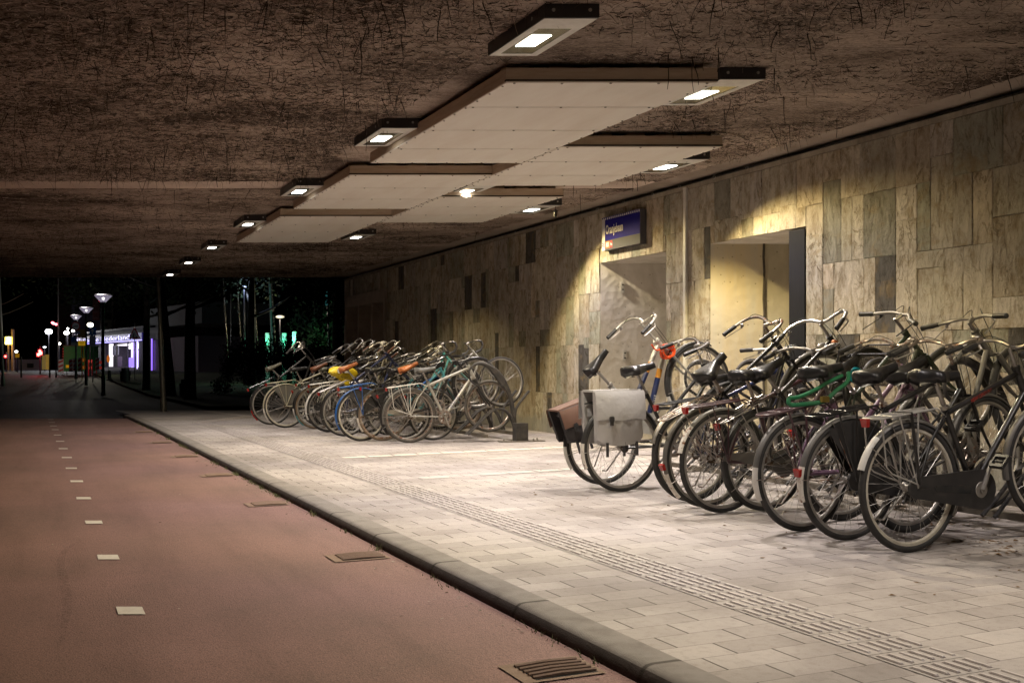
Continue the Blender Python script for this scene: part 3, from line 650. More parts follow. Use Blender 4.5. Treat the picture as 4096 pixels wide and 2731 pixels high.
def deck_lamp(X, D, lab, power=60, off=0.0, tilt=-6):
    w = .29; L0, L1 = -.46, .32; c = SD(X, D, 3.1); e = empty('ceiling_lamp', c); tag(e, lab, 'ceiling lamp', 'black box lamps under the deck')
    z0 = 3.095; z1 = 3.178; xa, xb = X-.15+off, X+.15+off
    def q(x0, x1, d0, d1, z): return [SD(x0, D+d0, z)-c, SD(x1, D+d0, z)-c, SD(x1, D+d1, z)-c, SD(x0, D+d1, z)-c]
    m = MB(); m.hexa(q(xa, xb, L0, L1, z0), q(xa, xb, L0, L1, z1)); m.build('housing', LAMPB, e, False)
    m = MB(); a = q(xa+.004, xb-.004, L0+.01, L1-.01, z0-.004); b = q(xa+.055, xb-.055, L0+.2, L1-.06, z0-.004)
    m.add(a+b, [(0, 1, 5, 4), (1, 2, 6, 5), (2, 3, 7, 6), (3, 0, 4, 7)]); m.build('bezel', LAMPW, e, False)
    m = MB(); m.add(q(xa+.055, xb-.055, L0+.2, L1-.06, z0-.002), [(3, 2, 1, 0)]); m.build('glass', mat('lamp_glass', (.30, .29, .22), .08, .6, dirt=.3), e, False)
    m = MB(); k = q(xa+.075, xb-.11, -.13, .10, z0-.006); m.add(k, [(3, 2, 1, 0)]); m.build('led_board', emat('led_glow', (1., .97, .88), 9), e, False)
    m = MB()
    for xx in (xa+.05, xb-.05): m.tube([SD(xx, D+L0-.004, 3.14)-c, SD(xx, D+L0+.01, 3.14)-c], .011, 8)
    m.tube([SD(xa-.004, D-.3, 3.14)-c, SD(xa+.01, D-.3, 3.14)-c], .011, 8); m.build('bolts', STEEL, e)
    lamp_light(e, SD(X, D, z0-.02)-c, power, tilt=tilt)
    if 'dangling' in lab:
        m = MB(); q_ = SD(X+.12, D-.36, 0)-V((c.x, c.y, 0)); m.tube([(q_.x, q_.y, .0), (q_.x, q_.y, -.06)], .004, 5); m.lathe([(.008, -.05), (.022, -.07), (.022, -.12), (.010, -.15), (0, -.15)], 10, 'z', (q_.x, q_.y, 0)); m.build('dangling_cap', LAMPB, e)
PW = 350
for i, (D, lb) in enumerate([(3.9, 'box lamp overhead on the kerb side, just above the camera'), (6.78, 'nearest box lamp in view, alone before the white panels'), (9.70, 'box lamp at the left edge of the nearest white panel'), (12.65, 'box lamp left of the second kerb side white panel'), (15.6, 'box lamp left of the farthest white panel'), (18.65, 'third last box lamp of the kerb side row'), (21.4, 'second last box lamp of the kerb side row'), (24.2, 'last box lamp of the kerb side row at the deck edge')]):
    deck_lamp(2.97, D, lb, PW*[.52, .95, 1, .95, .8, .34, .08, .03][i])
for D, X, lb in [(3.7, 4.75, 'box lamp overhead above the nearest parked bicycles'), (8.13, 4.74, 'bright box lamp at the right corner of the nearest panel'), (12.65, 4.79, 'box lamp between the white panels in the middle'), (17.16, 4.87, 'box lamp right of the farthest white panel')]:
    deck_lamp(X, D, lb, PW*{3.7: .58, 17.16: .4}.get(D, 1))
deck_lamp(6.12, 11.1, 'box lamp close to the wall right of the wall side panel', PW*1.45, tilt=20); deck_lamp(6.16, 14.14, 'box lamp near the wall above the station sign, with a dangling cap', PW*1.2, tilt=20)
# ------------------------------------------------------------------ wall fittings
def YX(u): return (FP*XW/CT/(u-115.)-XW*ST)/CT
sg = empty('station_sign', (XW, 11.83, 2.76)); tag(sg, 'blue and grey station sign reading Oranjebaan on the stone wall', 'sign')
S0 = M.Rotation(-pi/2, 4, 'Z') @ M.Rotation(pi/2, 4, 'X')      # text plane facing -X, reading towards -Y
sw, shh = .96, .44
def sq(name, x0, x1, z0, z1, mt, lay):                          # rectangle on the sign, x to the reader's right
    m = MB(); X = -.10-.002*lay; m.add([(X, .48-x0, z0-.22), (X, .48-x1, z0-.22), (X, .48-x1, z1-.22), (X, .48-x0, z1-.22)], [(0, 1, 2, 3)]); return m.build(name, mt, sg, False)
m = MB(); m.box((-.05, 0, 0), (.096, sw, shh)); m.build('box', mat('sign_case', (.06, .06, .07), .4), sg, False)
sq('blue_field', .075, .96, .13, .44, mat('sign_blue', (.015, .012, .17), .7, spec=.08, dirt=.05), 1)
sq('grey_field', .075, .96, 0, .1295, mat('sign_grey', (.085, .082, .08), .7, spec=.1, dirt=.05), 1)
SWH = mat('sign_white', (.62, .60, .58), .7, spec=.1, dirt=.05)
sq('white_strip', 0, .0745, 0, .42, SWH, 1); sq('blue_field', 0, .0745, .4205, .44, mat('sign_blue', (.01, .012, .14)), 1)
m = MB()
for i in range(19): x = .03+i*.05; m.add([(-.104, .48-x, .185), (-.104, .48-x-.026, .185), (-.104, .48-x-.026, .212), (-.104, .48-x, .212)], [(0, 1, 2, 3)])
m.build('dash_row', SWH, sg, False)
sq('line_badge', .10, .20, .025, .115, mat('badge_orange', (.80, .13, .02), .3, dirt=.05), 2); sq('tram_badge', .225, .27, .025, .115, mat('badge_red', (.68, .02, .02), .3, dirt=.05), 2)
def stext(s, size, x, z, sx, mt=SWH): return text_mesh(s, size, .0004, M.Translation((-.1055, .48-x, z-.22)) @ S0, 'lettering', mt, sg, sx, bold=.0035)
stext('Oranjebaan', .165, .10, .215, .58); stext('M51', .078, .106, .045, .60); stext('Tram', .04, .227, .056, .45)
m = MB()
for k in range(2):
    for i in range(6):
        y0 = .48-.008-i*.010; a = .055+k*.028+.012*sin(i*1.1); b = .055+k*.028+.012*sin((i+1)*1.1)
        m.add([(-.104, y0, a-.22), (-.104, y0-.010, b-.22), (-.104, y0-.010, b-.22+.015), (-.104, y0, a-.22+.015)], [(0, 1, 2, 3)])
m.build('wave_mark', mat('sign_blue', (.01, .012, .14)), sg, False)
cp = MB(); cp.box((XW-.03, 10.45, 1.56), (.032, .05, 3.1)); o = cp.build('cable_duct', mat('duct_white', (.66, .64, .58), .4, dirt=.3), None, False); tag(o, 'pale upright cable duct on the wall between the two openings', 'cable duct')
cp = MB(); cp.box((XW+.02, 8.48, 1.19), (.07, .235, 2.375)); cp.box((XW+.02, 8.48, 2.379), (.066, .23, .004)); o = cp.build('timber_post', BOARD, None, False); tag(o, 'black timber post standing in the right hand opening', 'post')
for z, l_ in ((2.07, 'upper small switch box in the left opening'), (1.14, 'lower small socket box in the left opening')):
    p = V((XW, 12.53, 0))+SK*(.30 if z > 2 else .33); e = empty('wall_socket', (p.x, p.y-.001, z)); tag(e, l_, 'socket', 'small boxes on the left reveal'); e.rotation_euler = (0, 0, -TH)
    m = MB(); m.box((0, -.014, 0), (.05, .028, .15), None); m.build('case', mat('socket_grey', (.50, .48, .43), .5), e, False)
    m = MB(); m.tube([(0, -.028, .035), (0, -.032, .035)], .012, 10); m.tube([(0, -.028, -.03), (0, -.032, -.03)], .012, 10); m.build('holes', BLKM, e)
# ------------------------------------------------------------------ bicycles
RW = .35
_wheel = {}
def wheel_meshes(tyre, rim, spoke, tw, nsp=32):
    k = (tyre.name, rim.name, spoke.name, tw)
    if k in _wheel: return _wheel[k]
    N = 56
    rm = MB(); ro = RW-tw*1.55; ri = ro-.016
    rm.lathe([(ro, -.011), (ri, -.011), (ri-.006, -.004), (ri-.006, .004), (ri, .011), (ro, .011), (ro-.004, .006), (ro-.004, -.006)], N, 'y', closed=True)
    a = rm.build('tmp', rim); 
    hb = MB(); hb.lathe([(0, -.062), (.008, -.062), (.008, -.04), (.026, -.036), (.026, -.03), (.017, -.024), (.017, .024), (.026, .03), (.026, .036), (.008, .04), (.008, .062), (0, .062)], 16, 'y'); h = hb.build('tmp', ALU)
    ty = MB(); rc = RW-tw; prof = [(rc+tw*cos(q)*(1.0 if cos(q) > -.3 else .8), tw*sin(q)*.92) for q in [2*pi*i/12 for i in range(12)]]
    ty.lathe(prof, N, 'y', closed=True); b = ty.build('tmp', tyre)
    sp = MB()
    for i in range(nsp):
        an = 2*pi*i/nsp; side = 1 if i % 2 else -1; tw_ = (1 if (i//2) % 2 else -1)*.62
        p = V((.024*cos(an+tw_*1.6), side*.032, .024*sin(an+tw_*1.6))); q = V(((ri-.004)*cos(an), side*.002, (ri-.004)*sin(an))); sp.tube([p, q], .00125, 3, caps=False)
    sp.tube([(ri-.002, 0, .01), (ri-.045, 0, .012)], .0035, 6)
    c = sp.build('tmp', spoke, smooth=False)
    out = (a.data, h.data, b.data, c.data)
    for o, nm in ((a, 'wheel'), (h, 'hub'), (b, 'tyre'), (c, 'spokes')): o.data.name = nm; bpy.data.objects.remove(o)
    _wheel[k] = out; return out
def put_wheel(par, mw, key, ang):
    r, h, t, s = wheel_meshes(*key)
    w = bpy.data.objects.new('wheel', r); COL.objects.link(w); w.parent = par; w.matrix_local = mw @ M.Rotation(ang, 4, 'Y')
    for nm, d in (('hub', h), ('tyre', t), ('spokes', s)):
        o = bpy.data.objects.new(nm, d); COL.objects.link(o); o.parent = w
def arc(cx, cz, r, a0, a1, n): return [(cx+r*cos(a0+(a1-a0)*i/n), 0, cz+r*sin(a0+(a1-a0)*i/n)) for i in range(n+1)]
def guard_mesh(cx, cz, r, a0, a1, w=.024, n=20):
    m = MB(); prof = [(-w, -.012), (-w*.8, -.002), (-w*.35, .004), (w*.35, .004), (w*.8, -.002), (w, -.012)]
    inner = [(x*.93, z-.003) for x, z in reversed(prof)]; pr = prof+inner; k = len(pr); vs = []; fs = []
    for i in range(n+1):
        a = a0+(a1-a0)*i/n
        for x, z in pr: vs.append((cx+(r+z)*cos(a), x, cz+(r+z)*sin(a)))
    for i in range(n):
        for j in range(k): fs.append((i*k+j, i*k+(j+1) % k, (i+1)*k+(j+1) % k, (i+1)*k+j))
    fs += [tuple(range(k)), tuple(reversed(range(n*k, n*k+k)))]
    return m.add(vs, fs)
def saddle_mesh(style):
    W = {'wide': .128, 'std': .108, 'slim': .080}[style]; L = .29; m = MB(); ns = 18; nc = 13; vs = []; fs = []
    for i in range(ns+1):
        t = i/ns
        w = W*(min(1, (t/.10)**.5) if t < .10 else 1)*(1 if t < .25 else lerp(1, .235, min(1, ((t-.25)/.42))**.85))
        if t > .93: w *= max(.35, 1-((t-.93)/.07)**2*.65)
        top = .018*(1-t)**2+.012*t*t-.004+.016*cos((t-.0)*pi)*.5; 
        if t < .06: top -= .02*(1-t/.06)**2
        if t > .94: top -= .012*((t-.94)/.06)**2
        dr = lerp(.078, .046, t)
        for j in range(nc):
            q = -1+2*j/(nc-1); ang = q*pi/2
            x = -.125+L*t; y = w*(1 if abs(q) > .999 else abs(sin(ang))**.75)*(1 if q > 0 else -1)*(1 if abs(q) < .8 else .96); z = top-dr*(1-cos(ang)**.55 if abs(q) < 1 else 1)
            vs.append((x, y, z))
        for j in range(nc-1, -1, -1): vs.append((x, vs[-1-2*(nc-1-j)][1]*.86 if False else 0.0, top-dr*.55-.0) if False else (x, (-1+2*j/(nc-1))*w*.82, top-dr*.72))
    k = nc*2
    for i in range(ns):
        for j in range(k): fs.append((i*k+j, i*k+(j+1) % k, (i+1)*k+(j+1) % k, (i+1)*k+j))
    fs += [tuple(range(k)), tuple(reversed(range(ns*k, ns*k+k)))]
    return m.add(vs, fs)
HL = V((.925, 0, .385)); HD = V((-.342, 0, .94))                   # steering axis (relative to rear hub)
def bicycle(lab, X, Y, o, group, z0=0.):
    """o: dict of options; X,Y = rear wheel contact point, the bicycle faces +X"""
    g = lambda k, d=None: o.get(k, d)
    e = empty('bicycle', (X, Y, z0)); tag(e, lab, 'bicycle', group)
    pitch = R(g('pitch', 5)); yaw = R(g('yaw', 0)); roll = R(g('roll', 0))
    # the empty sits at the rear contact; pitching turns about the hub
    T = M.Rotation(yaw, 4, 'Z') @ M.Rotation(roll, 4, 'X') @ M.Translation((0, 0, RW)) @ M.Rotation(-pitch, 4, 'Y')
    st = R(g('steer', 0)); S = M.Translation(HL) @ M.Rotation(st, 4, HD) @ M.Translation(-HL)
    fr = g('frame', BLK); fm = g('type', 'gents'); gd = g('guard', BLK); met = g('metal', CHR); tw = g('tw', .019)
    bb = V((.46, 0, -.07)); stt = bb+V((-.342, 0, .94))*.50; hb_ = HL+HD*.01; ht = HL+HD*(.19 if fm == 'gents' else .15)
    hub = V((0, 0, 0)); A = lambda m, n, mt, par=e, X=T, sm=True: m.build(n, mt, par, sm, mw=X if par is e else None)
    m = MB(); rt = g('rt', .0155)
    m.tube([bb, stt], rt, 10); m.tube([hb_-HD*.01, ht+HD*.005], rt*1.25, 10); m.tube([hb_-HD*.012, hb_+HD*.008], rt*1.5, 10); m.tube([ht-HD*.01, ht+HD*.012], rt*1.5, 10)
    m.tube([bb, hb_+HD*.03], rt*1.1, 10)
    m.tube([bb+V((0, -.035, 0)), bb+V((0, .035, 0))], .021, 12)
    if fm == 'gents': m.tube([bb.lerp(stt, .93), ht-HD*.03], rt, 10)
    elif fm == 'ladies': m.tube([bb.lerp(stt, .42), ht-HD*.03], rt, 10)
    elif fm == 'swan': m.tube(catmull([bb.lerp(stt, .18), bb.lerp(stt, .12)+V((.12, 0, .035)), V((.72, 0, .22)), ht-HD*.03], 6), rt, 10)
    elif fm == 'mixte':
        m.tube([bb.lerp(stt, .62), ht-HD*.04], rt*.9, 10)
    for s in (-1, 1):
        m.tube([bb+V((0, s*.022, 0)), bb+V((-.12, s*.032, .02)), V((.0, s*.058, 0))], .0095, 8)
        m.tube([stt+V((0, s*.014, -.02)), V((.12, s*.045, .22)), V((0, s*.058, 0))], .0075, 8)
    m.tube([V((.10, -.04, .0)), V((.10, .04, .0))], .006, 6)
    frame = A(m, 'frame', fr)
    if g('decal'):
        s, mt, f0, f1, which = g('decal')
        p, q = (bb, hb_+HD*.03) if which == 'down' else (bb.lerp(stt, .93), ht-HD*.03)
        d = (q-p).normalized(); up = V((0, -1, 0)).cross(d)*-1; up = d.cross(V((0, 1, 0)))*-1
        Bm = M(((d.x, -d.z, 0, 0), (0, 0, -1, 0), (d.z, d.x, 0, 0), (0, 0, 0, 1)))
        oo = text_mesh(s, g('dsize', .034), .0003, M.Translation(p.lerp(q, f0)+V((0, -rt*1.1-.0012, 0))-V((-d.z, 0, d.x))*.012) @ Bm, 'lettering', mt, frame, f1)
    if g('band'):
        m = MB(); p, q = bb, hb_+HD*.03; m.tube([p.lerp(q, .02), p.lerp(q, .62)], rt*1.1+.0012, 10); m2 = MB(); m2.tube([p.lerp(q, .62), p.lerp(q, .74)], rt*1.1+.0012, 10)
        if fm == 'ladies': p, q = bb.lerp(stt, .42), ht-HD*.03; m.tube([p, p.lerp(q, .55)], rt+.0012, 10); m2.tube([p.lerp(q, .55), p.lerp(q, .7)], rt+.0012, 10)
        A(m, 'colour_field', NAVY, frame); A(m2, 'colour_band', ORNG, frame)
    # fork
    SF = T @ S; m = MB(); cr = HL-HD*.012; fa = V((1.10, 0, 0))
    m.tube([cr+V((0, -.05, 0)), cr+V((0, .05, 0))], .012, 8); 
    fr_ = .0105 if not g('susp') else .0165
    for s in (-1, 1): m.tube([cr+V((0, s*.048, 0)), cr.lerp(fa, .45)+V((-.018, s*.048, 0)), cr.lerp(fa, .8)+V((-.012, s*.048, 0)), fa+V((0, s*.05, 0))], [fr_*1.15, fr_, fr_*.8, fr_*.65], 8)
    A(m, 'fork', g('fork', fr), X=SF)
    key = (g('tyre', RUB), g('rim', ALU), g('spoke', SPK), tw)
    put_wheel(e, T, key, random.random()*6)
    put_wheel(e, SF @ M.Translation(fa), (g('ftyre', key[0]), g('frim', key[1]), key[2], tw), random.random()*6)
    # mudguards
    rg = RW+.014
    if gd:
        a1 = R(g('gend', 205)); tl = R(26) if g('tail') else 0
        G = A(guard_mesh(0, 0, rg, R(-8), a1-tl, .021), 'mudguard', gd)
        if g('tail'): A(guard_mesh(0, 0, rg+.001, a1-tl, a1+R(6), .022, 8), 'guard_tail', g('tail'), G)
        m = MB()
        for s in (-1, 1): m.tube([(0, s*.055, 0), (rg*cos(a1-.25), s*.027, rg*sin(a1-.25))], .0025, 5); m.tube([(0, s*.055, 0), (rg*cos(1.9), s*.027, rg*sin(1.9))], .0025, 5)
        A(m, 'stays', met, G)
        if g('fguard', True):
            G2 = A(guard_mesh(fa.x, fa.z, rg, R(40), R(190), .021), 'mudguard', gd, X=SF)
            if g('ftail'): A(guard_mesh(fa.x, fa.z, rg+.001, R(172), R(192), .022, 6), 'guard_tail', g('ftail'), G2)
            m = MB()
            for s in (-1, 1): m.tube([(fa.x, s*.052, 0), (fa.x+rg*cos(R(168)), s*.027, rg*sin(R(168)))], .0025, 5)
            A(m, 'stays', met, G2)
    if g('coat'):
        m = MB(); n = 14; rr = RW-.01; a0, a1 = R(20), R(118)
        for s in (-1, 1): m.prism([(.02, .02)]+[(rr*cos(lerp(a0, a1, i/n)), rr*sin(lerp(a0, a1, i/n))) for i in range(n+1)], s*.036-.001, s*.036+.001)
        A(m, 'coat_guard', g('coat'), sm=False)
    # rack
    if g('rack', True):
        rk = g('rackm', met); m = MB(); zr = RW+.045; r_ = .0052*g('rackw', 1.)
        m.tube(catmull([(.19, -.045, zr+.012), (.05, -.062, zr+.008), (-.20, -.062, zr), (-.25, -.045, zr), (-.262, 0, zr), (-.25, .045, zr), (-.20, .062, zr), (.05, .062, zr+.008), (.19, .045, zr+.012)], 4), r_, 7)
        for y in (-.02, .02): m.tube([(.15, y, zr+.01), (-.255, y, zr)], r_*.7, 6)
        for x in (.1, -.03, -.15): m.tube([(x, -.06, zr+.004), (x, .06, zr+.004)], r_*.7, 6)
        for s in (-1, 1):
            m.tube([(0, s*.062, .0), (-.10, s*.064, zr)], r_*.85, 6)
            m.tube([(0, s*.062, .0), (.03, s*.064, zr)], r_*.85, 6)
            if g('rackloop'): m.tube([(0, s*.064, .02), (-.18, s*.066, .10), (-.215, s*.066, .14), (-.225, s*.064, zr)], r_*.85, 6)
            m.tube([(.19, s*.045, zr+.012), stt+V((-.01, s*.016, -.05))], r_*.8, 6)
        A(m, 'luggage_rack', rk)
        if g('strap'):
            m = MB()
            for y in (-.067,): m.tube([(-.02, y, zr+.01), (0.0, y-.006, .02)], .012, 6, flat=.25)
            m.tube([(-.02, -.067, zr+.012), (-.02, .067, zr+.012)], .012, 6, flat=.25); A(m, 'rack_strap', BLKM)
    # saddle and post
    sp = stt+V((-.342, 0, .94))*g('sh', .15)
    m = MB(); m.tube([stt, sp+V((-.342, 0, .94))*.02], .0125, 10); m.tube([stt-V((-.342, 0, .94))*.012, stt+V((-.342, 0, .94))*.012], rt*1.3, 10); m.tube([stt+V((.0, -.03, -.0)), stt+V((0, .03, 0))], .005, 6)
    A(m, 'seat_post', g('post', met))
    SS = T @ M.Translation(sp+V((0.01, 0, .06))) @ M.Rotation(-R(g('stilt', 2)), 4, 'Y')
    sd = A(saddle_mesh(g('sshape', 'std')), 'saddle', g('saddle', LEA), X=SS)
    for ed in sd.data.edges: ed.use_edge_sharp = False
    m = MB()
    for s in (-1, 1):
        m.tube([(.13, s*.008, -.02), (.05, s*.018, -.042), (-.05, s*.025, -.045), (-.10, s*.05, -.028)], .0035, 6)
        if g('springs', True): m.tube([(-.085+.014*cos(i*1.05), s*.055+.014*sin(i*1.05), -.03-.0018*i) for i in range(26)], .003, 5)
    m.box((0, 0, -.05), (.04, .045, .022)); A(m, 'saddle_springs', g('springm', BLKM), sd)
    # handlebar
    hbz = ht+HD*(g('stem', .13)); bt = g('bar', 'dutch'); st_m = MB(); st_m.tube([ht, hbz], .011, 10)
    if bt in ('dutch', 'high'):
        up = 0. if bt == 'dutch' else .07
        pts = [(-.20, -.265, -.02+up*.2), (-.10, -.262, .005+up*.6), (-.01, -.245, .028+up), (.05, -.18, .035+up), (.065, -.10, .02+up*.6), (.05, -.035, 0.0), (.04, 0, 0)]
        gn = 1; st_m.tube([hbz, hbz+V((.04, 0, 0))], .014, 8); fw = .04
    elif bt == 'flat':
        pts = [(-.055, -.30, .02), (-.02, -.2, .018), (.05, -.09, .01), (.06, 0, 0)]; st_m.tube([hbz-HD*.01, hbz+V((.06, 0, .0))], .015, 8); fw = .06
    elif bt == 'drop':
        pts = [(-.02, -.21, -.13), (.06, -.21, -.135), (.115, -.21, -.09), (.12, -.21, -.03), (.08, -.205, .0), (.05, -.16, .01), (.05, 0, 0)]; st_m.tube([hbz, hbz+V((.05, 0, 0))], .014, 8)
    pts = [V(p) for p in pts]; full = pts+[V((p.x, -p.y, p.z)) for p in reversed(pts[:-1])]
    path = [hbz+p for p in catmull(full, 5)]
    SH = T @ S @ M.Translation(hbz) @ M.Rotation(-R(g('bart', 0)), 4, 'Y') @ M.Translation(-hbz)
    hb = A(st_m.tube(path, .0112, 9), 'handlebar', g('barm', met), X=SH)
    gm_ = g('grip', BLKM)
    for s in (-1, 1):
        if bt == 'drop': m = MB(); m.tube([hbz+V((p[0], s*abs(p[1]), p[2])) for p in full[:5]], .015, 8); A(m, 'grip', gm_, hb); continue
        p, q = full[0], (full[1] if bt != 'flat' else full[0].lerp(full[1], .95)); p = V((p.x, s*abs(p.y), p.z)); q = V((q.x, s*abs(q.y), q.z)); d = (q-p)
        m = MB(); m.tube([hbz+p-d*.04, hbz+p, hbz+p+d*.3, hbz+p+d*.6, hbz+p+d*1.1], [.012, .0175, .0155, .0165, .0155], 10); A(m, 'grip', gm_, hb)
        if g('brakes', True):
            m = MB(); u = hbz+p+d*1.35
            m.tube(catmull([u+V((.03, -s*.03, -.012)), u+V((.02, 0, -.035)), u+V((-.05, s*.01, -.05)), u+V((-.13, s*.012, -.062))], 4), .005, 6, flat=.6); m.tube([u+V((.02, -s*.02, .0)), u+V((.02, -s*.0, -.035))], .009, 6)
            A(m, 'brake_lever', g('lever', ALU), hb)
    if g('cables', True):
        m = MB()
        for s in (-1, 1): u = hbz+V((full[2].x, s*abs(full[2].y)*.9, full[2].z)); m.tube(catmull([u, u+V((.06, -s*.05, .03)), hbz+V((.10, s*.04, -.03)), HL+V((.05, s*.02, .03)), HL+V((.01, s*.01, -.10))], 5), .0025, 5)
        A(m, 'brake_cables', g('cablem', BLKM), hb)
    if g('bell'):
        m = MB(); u = hbz+V((full[2].x, -abs(full[2].y)*.86, full[2].z+.014)); r = g('bellr', .026)
        m.lathe([(0, r*.85), (r*.5, r*.78), (r*.9, r*.45), (r, r*.1), (r*.96, 0), (0, 0)], 16, 'z', u); A(m, 'bell', g('bell'), hb)
    if g('lamp'):
        m = MB(); u = HL+V((.075, 0, .07)) if not g('lampup') else hbz+V((.10, -.02, .02)); m.lathe([(0, -.05), (.012, -.048), (.026, -.025), (.034, .01), (.034, .02), (0, .024)], 16, 'x', u); m.tube([u, (HL if not g('lampup') else hbz)+V((.02, 0, .01))], .005, 6)
        A(m, 'headlamp', g('lamp'), X=SF)
    # drive train
    cc = g('case')
    if cc == 'full':
        m = MB(); n = 12; P = [(bb.x+.112*cos(lerp(-pi/2, pi/2, i/n)), bb.z+.112*sin(lerp(-pi/2, pi/2, i/n))) for i in range(n+1)]+[(.058*cos(lerp(pi/2, 3*pi/2, i/n)), .058*sin(lerp(pi/2, 3*pi/2, i/n))) for i in range(n+1)]
        m.prism(P, -.062, -.044); C_ = A(m, 'chain_case', g('casem', BLKM))
        m = MB(); m.prism([(p.x, p.z) for p in [V((bb.x*t, 0, bb.z*t))+V((0, 0, s*lerp(.012, .028, t))) for t, s in ((.28, 1), (.82, 1), (.84, 0), (.82, -1), (.28, -1), (.26, 0))]], -.0632, -.0622); A(m, 'case_recess', mat('case_recess', (.008, .008, .008), .8, dirt=.2), C_)
        m = MB(); m.lathe([(0, -.066), (.042, -.066), (.045, -.0625), (0, -.0625)], 24, 'y', bb); A(m, 'cover_disc', ALU, C_)
    elif cc == 'half':
        m = MB(); n = 10; P = [(bb.x+.10*cos(lerp(-pi/2, pi/2, i/n)), bb.z+.10*sin(lerp(-pi/2, pi/2, i/n))) for i in range(n+1)]+[(.04, .055), (-.03, .045), (-.04, .01), (.04, .012), (bb.x-.10, bb.z-.03)]
        m.prism(P, -.060, -.046); A(m, 'chain_case', g('casem', GREYP))
    else:
        m = MB(); m.lathe([(.088, -.050), (.088, -.046), (.062, -.046), (.062, -.050)], 32, 'y', bb, closed=True); m.lathe([(.036, -.052), (.036, -.044), (.0, -.044)], 16, 'y', bb)
        for i in range(5): a = i*2*pi/5; m.tube([bb+V((.02*cos(a), -.049, .02*sin(a))), bb+V((.068*cos(a), -.048, .068*sin(a)))], .006, 5)
        for i in range(40): a = i*2*pi/40; m.box(bb+V((.0905*cos(a), -.048, .0905*sin(a))), (.005, .002, .006), M.Rotation(-a, 3, 'Y'))
        cw = A(m, 'chainring', g('ring', CHRR)); m = MB(); m.tube([bb+V((0, -.048, .089)), V((0, -.046, .034))], .0045, 4, flat=.6); m.tube([bb+V((0, -.048, -.089)), V((.12, -.046, -.075)), V((0, -.046, -.034))], .0045, 4, flat=.6)
        m.lathe([(.036, -.05), (.036, -.044), (.02, -.044)], 14, 'y'); A(m, 'chain', mat('rusty_chain', (.10, .06, .035), .6, .4), cw)
    ca = R(g('crank', 65)); 
    for s in (-1, 1):
        a = ca+(pi if s > 0 else 0); d = V((cos(a), 0, sin(a))); y = s*.07
        m = MB(); m.tube([bb+V((0, s*.03, 0)), bb+V((0, y, 0))], .012, 10); m.tube([bb+V((0, y, 0)), bb+V((0, y+s*.004, 0))+d*.17], [.015, .010], 8); m.lathe([(0, -.003), (.018, -.003), (.018, .003), (0, .003)], 14, 'y', bb+V((0, y+s*.003, 0)))
        cr_ = A(m, 'crank', g('crankm', ALU)); pc = bb+V((0, y+s*.055, 0))+d*.17; rp = M.Rotation(R(random.uniform(-60, 60)), 3, 'Y'); m = MB()
        for dy in (-.04, .04): m.box(pc+V((0, dy, 0)), (.085, .008, .022), rp)
        for dx in (-.034, .034): m.box(pc+rp @ V((dx, 0, 0)), (.016, .08, .024), rp)
        m.tube([pc-V((0, s*.055, 0)), pc+V((0, s*.03, 0))], .007, 6); A(m, 'pedal', BLKM, cr_)
    if g('tlight', True):
        tz = g('tl', 'rack'); m = MB()
        c = V((-.275, 0, RW+.03)) if tz == 'rack' else V((rg*cos(R(165))-.012, 0, rg*sin(R(165)))); m.hexa([c+V(p) for p in ((-.012, -.018, -.026), (.010, -.016, -.026), (.010, .016, -.026), (-.012, .018, -.026))], [c+V(p) for p in ((-.015, -.026, .018), (.010, -.024, .018), (.010, .024, .018), (-.015, .026, .018))])
        A(m, 'tail_light', RED, sm=False)
    if g('lock'):
        m = MB(); m.tube(arc(.155, .30, .055, -.6, pi+.6, 14), .011, 8); A(m, 'ring_lock', BLKM)
    if g('stand', True):
        m = MB(); m.tube([(.03, .05, -.02), (-.12, .08, -.17), (-.155, .083, -.16)], .006, 6); A(m, 'kickstand', g('standm', met))
    if g('skirt'): pass
    e['_'] = 0; del e['_']
    return e, T, S, hbz
# px -> ground contact of the rear tyre (photograph shown at 2352 px)
def cpx(x, y): p = gpt(x*1.7415, y*1.7415, 0); return p.x, p.y
GN = 'bicycles parked in the near rack'; GF = 'bicycles parked in the far rack'
def bk(lab, px, py, grp, dx=0, **o):
    x, y = cpx(px, py); return bicycle(lab, x+dx, y, o, grp)
B1 = bk('black gents bicycle nearest the camera, silver rack with black strap and full chain case', 2089, 1268, GN, pitch=5, frame=BLK, guard=GREYP, tail=WHT, gend=152, rackm=RACKW, rackloop=1, strap=1, case='full', crank=62, saddle=LEA, sshape='wide', metal=CHR, rim=RIMC, bar='dutch', steer=-4, tw=.021, stem=.13, decal=('NEW CENTURY', mat('decal_red', (.35, .03, .02), .4), .30, .8, 'top'), dsize=.03, bell=None, lamp=CHR, rt=.0165, stilt=-3, post=CHR)
B2 = bk('black bicycle with black coat guard and torn dusty saddle, second from the camera', 1948, 1240, GN, pitch=6, frame=BLK, guard=GREYP, tail=WHTR, gend=186, rackm=BLK, rackw=1.25, coat=BLKM, case='full', crank=200, saddle=LEA, sshape='std', stilt=10, tl='guard', metal=CHRR, bar='dutch', steer=6, tw=.020, barm=CHRR, bell=CHR, roll=1.5, sh=.16, rim=ALU)
B3 = bk('dark bicycle with large black saddle, grey guard with long white tail and heavy rack', 1845, 1220, GN, pitch=8, frame=PURP, type='ladies', guard=GREYP, tail=WHT, gend=190, rackm=MAR, rackw=1.6, case=None, crank=130, saddle=LEA, sshape='wide', tlight=False, bar='dutch', steer=-7, bell=CHRR, post=GREYP, metal=CHRR, tw=.020, stem=.15, sh=.17, rim=ALU, roll=-1.)
